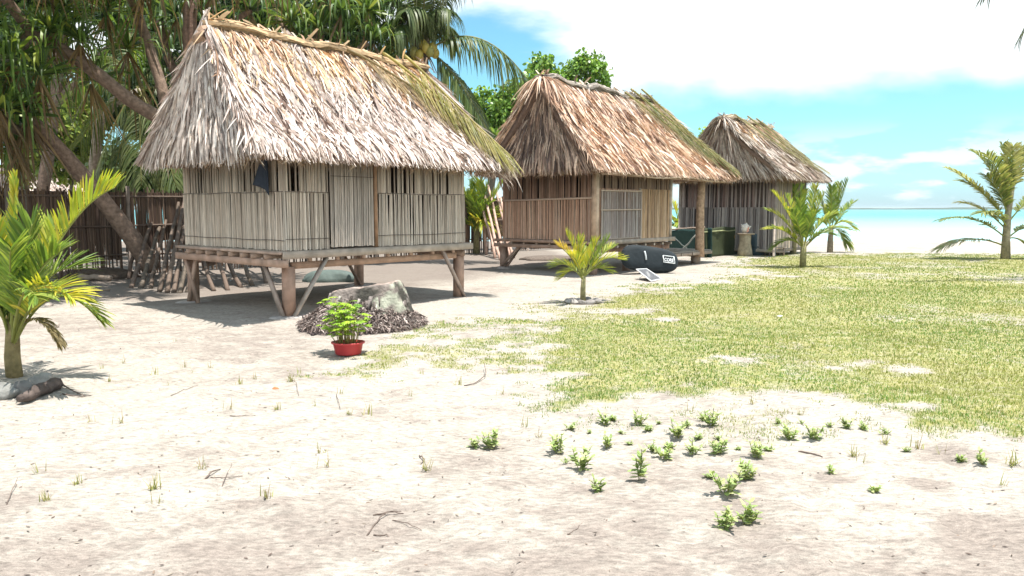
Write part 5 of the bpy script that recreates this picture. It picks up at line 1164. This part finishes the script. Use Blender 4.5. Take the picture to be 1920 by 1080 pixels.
# tarpaulin heap and dark bundle under hut one
def heap(name, label, cat, base, rx, ry, hz, col, seed, mat=M_cloth, jit=.35):
    m = MB(); K = 12; prof = [(max(.001, rx*math.cos(q*PI/2)**.7), hz*math.sin(q*PI/2)) for q in np.linspace(0, 1, K)]
    m.lathe(prof, col, 26, sy=ry/rx, jit=jit, seed=seed); o = m.build(name, mat, loc=base, smooth=True); tag(o, label, cat); return o
heap('tarpaulin_heap', 'crumpled grey-green tarpaulin on the ground under the first hut', 'tarpaulin', G(622, 528), .62, .4, .26, (.10, .13, .12), 5)
heap('rubble_heap', 'low heap of dark leaves under the middle hut', 'debris', G(1030, 487), .9, .5, .14, (.16, .13, .11), 8, M_litter)
heap('leaf_pile', 'dark dry leaf pile at the foot of the fence at left', 'debris', G(180, 520), 1.0, .5, .22, (.12, .09, .07), 18, M_litter)
# a fallen branch and a pale plank by the fence
for (u0, v0, u1, v1, r, label) in [(150, 524, 205, 528, .07, 'fallen log lying by the foot of the fence'), (172, 549, 206, 545, .02, 'short pale stick on the shaded ground at left')]:
    q = G(u0, v0); w_ = G(u1, v1); pole(q+[0, 0, r], w_+[0, 0, r], r, (.36, .28, .22), label, None, 'fallen_branch', 'branch')

# ---------------------------------------------------------------- rocks
ico = bmesh.new(); bmesh.ops.create_icosphere(ico, subdivisions=3, radius=1); IV = np.array([v.co[:] for v in ico.verts]); IF = np.array([[v.index for v in f.verts]+[f.verts[2].index] for f in ico.faces]); ico.free()
def rock(p, sx, sy, sz, col, label, group, seed, name='rock', rz=0):
    v = IV.copy(); n_ = fbm(v[:, 0]*1.3+seed*3.1, v[:, 1]*1.3+v[:, 2]*1.7, seed, 4); v = v*(.72+.56*n_)[:, None]
    pl = nrm(np.random.default_rng(seed).normal(0, 1, (5, 3)))
    for q in pl:
        dd = v @ q; ex = np.clip(dd-.62, 0, None); v -= ex[:, None]*q*.8
    v = v*np.array([sx, sy, sz]); c, s_ = math.cos(rz), math.sin(rz); v = np.stack([v[:, 0]*c-v[:, 1]*s_, v[:, 0]*s_+v[:, 1]*c, v[:, 2]], 1)
    m = MB(); m.add(v+[0, 0, sz*.45], IF, col); o = m.build(name, M_stone, loc=p, smooth=True); tag(o, label, 'rock', group); return o
GR = (.30, .30, .29)
rock(G(14, 745), .15, .12, .10, (.24, .235, .22), 'pale flat-topped rock at the left edge under the palm', None, 11)
rock(G(48, 742), .13, .10, .09, (.20, .19, .18), 'grey rock wedged between pale rock and charred log', None, 12, rz=.5)
rock(G(78, 722), .11, .09, .08, (.30, .29, .27), 'small grey rock behind the charred log', None, 13)
rock(G(-30, 735), .15, .12, .10, (.22, .21, .2), 'grey rock at the very left edge of the picture', None, 14)
rock(G(102, 614), .09, .06, .06, (.42, .36, .31), 'lone rounded stone on the sand near the left palm', None, 15)
rock(G(92, 575), .07, .06, .05, (.45, .38, .33), 'small stone just beyond the lone rounded stone', None, 16)
for k in range(11):
    a = k/11*2*PI; p = bM + np.array([math.cos(a)*.26, math.sin(a)*.20, 0]); rock(p, .09+.03*rng.random(), .06, .045+.01*rng.random(), pick(1, [(.34, .31, .29), (.24, .22, .21), (.42, .40, .38)])[0], 'grey stone in the ring around the small yellow palm', 'stones ringing the yellow palm', 30+k, rz=a+PI/2)
lg0 = G(38, 760); lg0[2] = .05; lg1 = G(108, 729); lg1[2] = .06
m = MB(); q = np.linspace(0, 1, 8)[:, None]; m.tube(lg0*(1-q)+lg1*q+rng.normal(0, .006, (8, 3)), [.03, .045, .05, .052, .055, .055, .058, .060], (.11, .085, .075), 7)
tag(m.build('charred_log', M_bark, origin=lg0, smooth=True), 'dark charred log lying across the rocks at the left palm', 'log')
rock(G(517, 731), .035, .025, .022, (.45, .20, .10), 'small orange-brown chip on the pale sand', None, 60, 'brick_chip')
rock(G(1463, 594), .05, .04, .02, (.72, .70, .66), 'small white coral lump on the lawn', None, 61, 'coral_lump')

# ---------------------------------------------------------------- grass (uncountable)
def blades(dens, y0, y1, xr, hgt, wid, seed):
    g = np.random.default_rng(seed); n = int((xr[1]-xr[0])*(y1-y0)*dens)
    x = g.uniform(*xr, n); y = g.uniform(y0, y1, n)
    vis = np.abs(x) < y*.75+(2.2 if y1 < 12 else 1.2); x, y = x[vis], y[vis]
    cl = fbm(x*6, y*6, 61, 2)
    d = lawn_density(x, y); k = g.random(len(x)) < np.clip(d*1.5 + (cl-.5)*1.6 - .15*(d < .6), .0, 1.0)*np.clip(d*4, 0, 1)
    x, y, d = x[k], y[k], d[k]; n = len(x)
    L = hgt*g.uniform(.45, 1.25, n)*(.6+.5*d)*(.75+.5*fbm(x*1.7, y*1.7, 71, 2)); az = g.uniform(0, 2*PI, n); ln = g.uniform(.1, .95, n)
    dr = np.stack([np.cos(az)*ln, np.sin(az)*ln, np.ones(n)], 1); dr = nrm(dr)
    P = np.stack([x, y, ground_h(x, y)-.004], 1); t = np.array([0, .55, 1.])
    Cn = P[:, None]+dr[:, None]*(L[:, None]*t)[:, :, None]; Cn[:, 2, 2] -= L*ln*.28
    wa = az+PI/2+g.normal(0, .7, n); W_ = np.stack([np.cos(wa), np.sin(wa), 0*wa], 1)
    pal = np.array([(.225, .275, .06), (.295, .32, .08), (.13, .25, .05), (.34, .345, .12), (.385, .365, .17)])
    big_ = fbm(x*.5, y*.5, 81, 3)
    for (gx, gy), gr in ((G(1090, 735)[:2], .9), (G(1430, 715)[:2], 1.0), (G(1180, 760)[:2], .6), (G(1650, 770)[:2], .8)):
        big_ = big_ - .30*np.clip(1.4-np.hypot(x-gx, y-gy)/gr, 0, 1)
    w = np.stack([1.6+0*x, 1.3+0*x, np.clip((.56-big_)*14, .15, 7), .7+np.clip((big_-.45)*6, 0, 2), .35+np.clip((big_-.5)*6, 0, 2)], 1); w = np.cumsum(w/w.sum(1, keepdims=True), 1)
    idx = (g.random((n, 1)) > w).sum(1); c = pal[np.clip(idx, 0, 4)]*(1+g.normal(0, .12, (n, 1)))
    return Cn, W_[:, None]*(wid*g.uniform(.6, 1.3, n)[:, None]*np.array([1, .8, .1])[None])[:, :, None], c
m = MB()
for a in ((3800, 3.2, 6.8, (-4, 5.5), .033, .0026, 1), (2300, 6.8, 10.5, (-4.5, 8), .032, .0036, 2), (1000, 10.5, 16, (-2, 12), .034, .0056, 3), (330, 16, 29, (2, 21), .034, .010, 4)):
    r_ = blades(*a)
    m.ribbons(*r_)
print('grass blades', m.n//6)
go = m.build('lawn_grass', M_grass); go['kind'] = 'stuff'; go['label'] = 'short yellow-green grass thinning out into sand'

# ---------------------------------------------------------------- weeds, tufts, twigs
WG = [(.34, .45, .17), (.42, .50, .20), (.29, .39, .13), (.50, .52, .27)]
def weed_mesh(seed, h=.11, spread=.09, stems=8):
    g = np.random.default_rng(seed); m = MB()
    for k in range(stems):
        a = g.uniform(0, 2*PI); b0 = np.array([math.cos(a), math.sin(a), 0])*spread*.3*g.random(); tp = b0+np.array([math.cos(a)*spread*g.random(), math.sin(a)*spread*g.random(), h*g.uniform(.5, 1.1)])
        m.sticks([b0-[0, 0, .01]], [tp], .0022, (.22, .24, .07), 5)
        nl_ = 12; q = np.tile(np.linspace(.15, 1, nl_//2), 2); P = b0+(tp-b0)*q[:, None]; az = a+np.arange(nl_)*2.4
        d = nrm(np.stack([np.cos(az), np.sin(az), g.uniform(-.2, 1.1, nl_)], 1)); L = g.uniform(.026, .056, nl_)*(1.15-.4*q)*(h/.11)**.4
        t = np.array([0, .35, .75, 1.]); Cn = P[:, None]+d[:, None]*(L[:, None]*t)[:, :, None]
        W_ = nrm(np.cross(d, [0, 0, 1.])); m.ribbons(Cn, W_[:, None]*(L[:, None]*np.array([.06, .26, .20, .02])[None])[:, :, None], pick(nl_, WG, None, .12))
    return m
wl_specs = [(1048, 848, .13, 'leafy weed clump nearest the left end of the weed patch'), (1088, 884, .14, 'bushy weed on bare sand just below the first clump'), (1199, 905, .20, 'tall single-spike weed standing alone on pale sand'), (1137, 838, .10, 'small rounded weed between the two leftmost clumps'),
            (1268, 822, .12, 'dense low weed near the lawn notch'), (1300, 856, .09, 'low compact weed below the dense one'), (1334, 800, .15, 'upright weed at the top of the weed patch'), (1344, 853, .12, 'feathery weed directly below the upright one'), (1418, 862, .12, 'broad leafy weed at the right of the patch'),
            (1362, 930, .16, 'tall yellow-green weed lower in the sand'), (1396, 905, .12, 'thin weed right of the tall yellow-green weed'), (1357, 992, .12, 'pale weed nearest the bottom of the picture'), (1403, 982, .13, 'wispy weed beside the pale lowest weed'), (921, 838, .15, 'delicate feathery weed alone left of the patch'),
            (890, 838, .08, 'tiny grassy weed beside the delicate feathery weed'), (1120, 922, .08, 'pale flat weed in the middle of bare sand'), (1197, 800, .11, 'sprawling weed at the lawn edge'), (1245, 862, .11, 'thin upright weed in the middle of the patch'), (1482, 822, .11, 'slender weed right of the sand notch'), (1526, 822, .11, 'slender weed further right of the sand notch'), (1590, 806, .10, 'spreading weed near the right lawn edge'), (1842, 872, .09, 'low weed at the far right below the lawn'), (1133, 796, .10, 'weed hugging the lower lawn corner'), (1560, 888, .05, 'flat dried weed on the sand right of the patch'), (1640, 925, .05, 'tiny pale weed at the right on bare sand')]
for k, (u, v, h, label) in enumerate(wl_specs):
    p = G(u, v); p[2] = ground_h(p[0], p[1])
    if v == 905 and u == 1199: mm_ = weed_mesh(100+k, .2, .02, 4)
    else: mm_ = weed_mesh(100+k, h*.85, h*.55, int(3+h*26))
    o = mm_.build('weed', M_grass, loc=p); tag(o, label, 'weed', 'weeds on the sand')
small = [weed_mesh(300+k, .06, .06, 7).build('weed', M_grass) for k in range(3)]
for k, (u, v) in enumerate([(1070, 806), (1105, 812), (1150, 790), (1165, 815), (1215, 812), (1235, 800), (1285, 806), (1310, 826), (1320, 790), (1350, 826), (1180, 836), (1255, 842), (1225, 850), (1440, 845), (1460, 800), (1502, 800), (1555, 802), (1620, 806), (1660, 815), (1384, 846), (1075, 862), (1060, 870), (1330, 905), (1390, 885), (1475, 812), (1700, 845), (1800, 860), (1100, 850)]):
    o = small[k] if k < 3 else small[k % 3].copy()
    if k >= 3: C.objects.link(o)
    p = G(u, v); o.location = (p[0], p[1], float(ground_h(p[0], p[1]))); o.rotation_euler = (0, 0, rng.uniform(0, 6.28)); s_ = rng.uniform(.4, .85); o.scale = (s_, s_, s_*rng.uniform(.7, 1.2))
    tag(o, 'small seedling weed among the larger leafy weeds below the lawn', 'weed', 'small seedling weeds')
tufts = []
for k in range(4):
    g = np.random.default_rng(200+k); m = MB(); n = (6, 9, 14, 22)[k]
    az = g.uniform(0, 2*PI, n); ln = g.uniform(.1, .9, n); L = g.uniform(.05, .13, n); d = nrm(np.stack([np.cos(az)*ln, np.sin(az)*ln, np.ones(n)], 1)); P = np.stack([g.normal(0, .015, n), g.normal(0, .015, n), 0*az-.004], 1)
    t = np.array([0, .4, .75, 1.]); Cn = P[:, None]+d[:, None]*(L[:, None]*t)[:, :, None]; Cn[:, :, 2] -= (L*ln*.4)[:, None]*t[None]**2
    m.ribbons(Cn, nrm(np.cross(d, [0, 0, 1.]))[:, None]*(.0028*np.array([1, .9, .6, .1]))[None, :, None], pick(n, [(.30, .32, .09), (.38, .34, .16), (.34, .27, .15), (.22, .26, .07)], None, .1)); tufts.append(m.build('grass_tuft', M_grass))
spots = [(450, 722), (478, 712), (545, 718), (520, 770), (190, 690), (230, 680), (290, 700), (315, 722), (360, 700), (395, 690), (640, 740), (655, 780), (590, 765), (600, 850), (690, 780), (225, 800), (70, 890), (145, 905), (85, 940), (290, 920), (300, 945), (380, 880), (170, 795), (430, 770), (800, 880), (770, 745), (860, 720), (610, 880), (500, 940), (720, 690), (790, 700), (1600, 850), (1620, 870), (1720, 840), (1410, 760), (1300, 770), (1880, 905), (1500, 780), (940, 740), (330, 640), (345, 690), (205, 712), (1010, 820), (985, 800), (1760, 850), (1900, 870), (1660, 830), (560, 700)]
first = set()
for (u, v) in spots:
    k = int(rng.integers(0, 4)); 
    if k in first: o = tufts[k].copy(); C.objects.link(o)
    else: o = tufts[k]; first.add(k)
    p = G(u, v); o.location = (p[0], p[1], float(ground_h(p[0], p[1]))); o.rotation_euler = (0, 0, rng.uniform(0, 6.28)); s_ = rng.uniform(.6, 1.15); o.scale = (s_, s_, s_)
    tag(o, 'thin sprig of grass growing alone on the pale sand', 'grass tuft', 'grass sprigs on bare sand')
for k in range(4):
    if k not in first: bpy.data.objects.remove(tufts[k])
def twig(pts, r, label, group=None, col=(.17, .13, .11)):
    P = []
    for (u, v, dz) in pts:
        p = G(u, v); p[2] = float(ground_h(p[0], p[1]))+r*.8+dz; P.append(p)
    P = np.array(P); K = len(P)*3; tt = np.linspace(0, len(P)-1, K); Q = np.stack([np.interp(tt, range(len(P)), P[:, k]) for k in range(3)], 1)+rng.normal(0, .002, (K, 3))
    m = MB(); m.tube(Q, np.linspace(r, r*.5, K), col, 5); tag(m.build('twig', M_litter, origin=P[0]), label, 'twig', group)
twig([(688, 1003, 0), (712, 975, .01), (728, 962, .02), (752, 956, .01)], .004, 'forked dark twig in the lower middle of the sand')
twig([(700, 968, 0), (735, 960, .015), (756, 958, 0)], .005, 'short thick dark twig crossing the forked one')
twig([(736, 972, 0), (765, 985, .01), (790, 998, 0)], .003, 'thin twig trailing right from the forked twig')
twig([(700, 1000, 0), (725, 998, .005), (745, 1022, 0)], .0035, 'bent twig just below the forked twig')
twig([(1497, 847, 0), (1520, 853, .005), (1543, 860, 0)], .007, 'straight dark stick lying on sand right of the weeds')
twig([(385, 900, 0), (400, 890, .015), (412, 882, .0)], .006, 'short thick twig left of centre on the sand')
twig([(408, 928, 0), (422, 902, .01), (436, 882, .04)], .003, 'thin upright-bent twig left of centre')
twig([(395, 898, 0), (425, 900, .01), (455, 893, 0)], .003, 'thin level twig left of centre')
twig([(432, 780, 0), (455, 779, .005), (480, 778, 0)], .004, 'straight twig beside a grass sprig near the upper left')
twig([(786, 856, 0), (796, 868, .01), (790, 872, 0)], .005, 'tiny hooked twig in the middle of the sand')
twig([(870, 723, 0), (890, 722, .01), (912, 708, .03), (908, 690, .06)], .006, 'dark twig with a raised end below the sparse grass')
twig([(110, 725, .03), (135, 735, .02), (160, 742, 0)], .008, 'dark crooked root sticking out from the charred log')
twig([(118, 738, 0), (150, 745, .01), (170, 740, 0)], .006, 'short dark stick on the sand by the charred log')
twig([(12, 945, 0), (25, 925, .02), (34, 910, .03)], .003, 'thin twig at the left edge of the sand')
twig([(1065, 1010, 0), (1080, 1000, .003), (1092, 985, 0)], .002, 'hair-thin twig in the lower right sand')
twig([(320, 745, 0), (345, 735, .01), (372, 722, 0)], .003, 'thin dry stalk between the left palm and the red tub')
twig([(540, 708, 0), (556, 725, .02), (560, 745, 0)], .003, 'thin dry stalk left of the red tub')
twig([(630, 742, 0), (636, 762, .02), (638, 772, 0)], .003, 'thin dry stalk below the red tub')
# scattered crumbs, chips and dry leaf bits
m = MB(); n = 2600; y = rng.uniform(2.6, 12, n)**1.0; x = rng.uniform(-.72, .72, n)*y; k = lawn_density(x, y) < .5; x, y = x[k], y[k]; n = len(x)
P = np.stack([x, y, ground_h(x, y)+.002], 1); d = nrm(np.stack([rng.normal(0, 1, n), rng.normal(0, 1, n), rng.normal(0, .15, n)], 1)); L = rng.uniform(.006, .03, n)
t = np.array([-.5, 0, .5]); m.ribbons(P[:, None]+d[:, None]*(L[:, None]*t)[:, :, None]+np.array([0, 0, .002]), nrm(np.cross(d, [0, 0, 1.])+rng.normal(0, .3, (n, 3)))[:, None]*(L[:, None]*np.array([.08, .2, .06])[None])[:, :, None], pick(n, [(.16, .12, .10), (.24, .18, .14), (.30, .25, .20), (.10, .08, .07)], None, .15))
lo = m.build('leaf_litter', M_litter); lo['kind'] = 'stuff'; lo['label'] = 'tiny dark crumbs and leaf bits strewn over the sand'

# ---------------------------------------------------------------- sea air
m = MB(); m.box(-9400, 9400, -90, 12600, -6.5, 22, (.8, .9, 1)); 
hz = bpy.data.materials.new('haze_air'); hz.use_nodes = True; nt = hz.node_tree; nt.nodes.remove(nt.nodes['Principled BSDF'])
pv = N(nt, 'ShaderNodeVolumePrincipled'); pv.inputs['Color'].default_value = (.80, .92, 1, 1); pv.inputs['Density'].default_value = .00013
nt.links.new(pv.outputs[0], nt.nodes['Material Output'].inputs['Volume'])
ho = m.build('haze', hz); ho['kind'] = 'stuff'; ho['label'] = 'thin pale sea haze'
scene.cycles.volume_bounces = 0
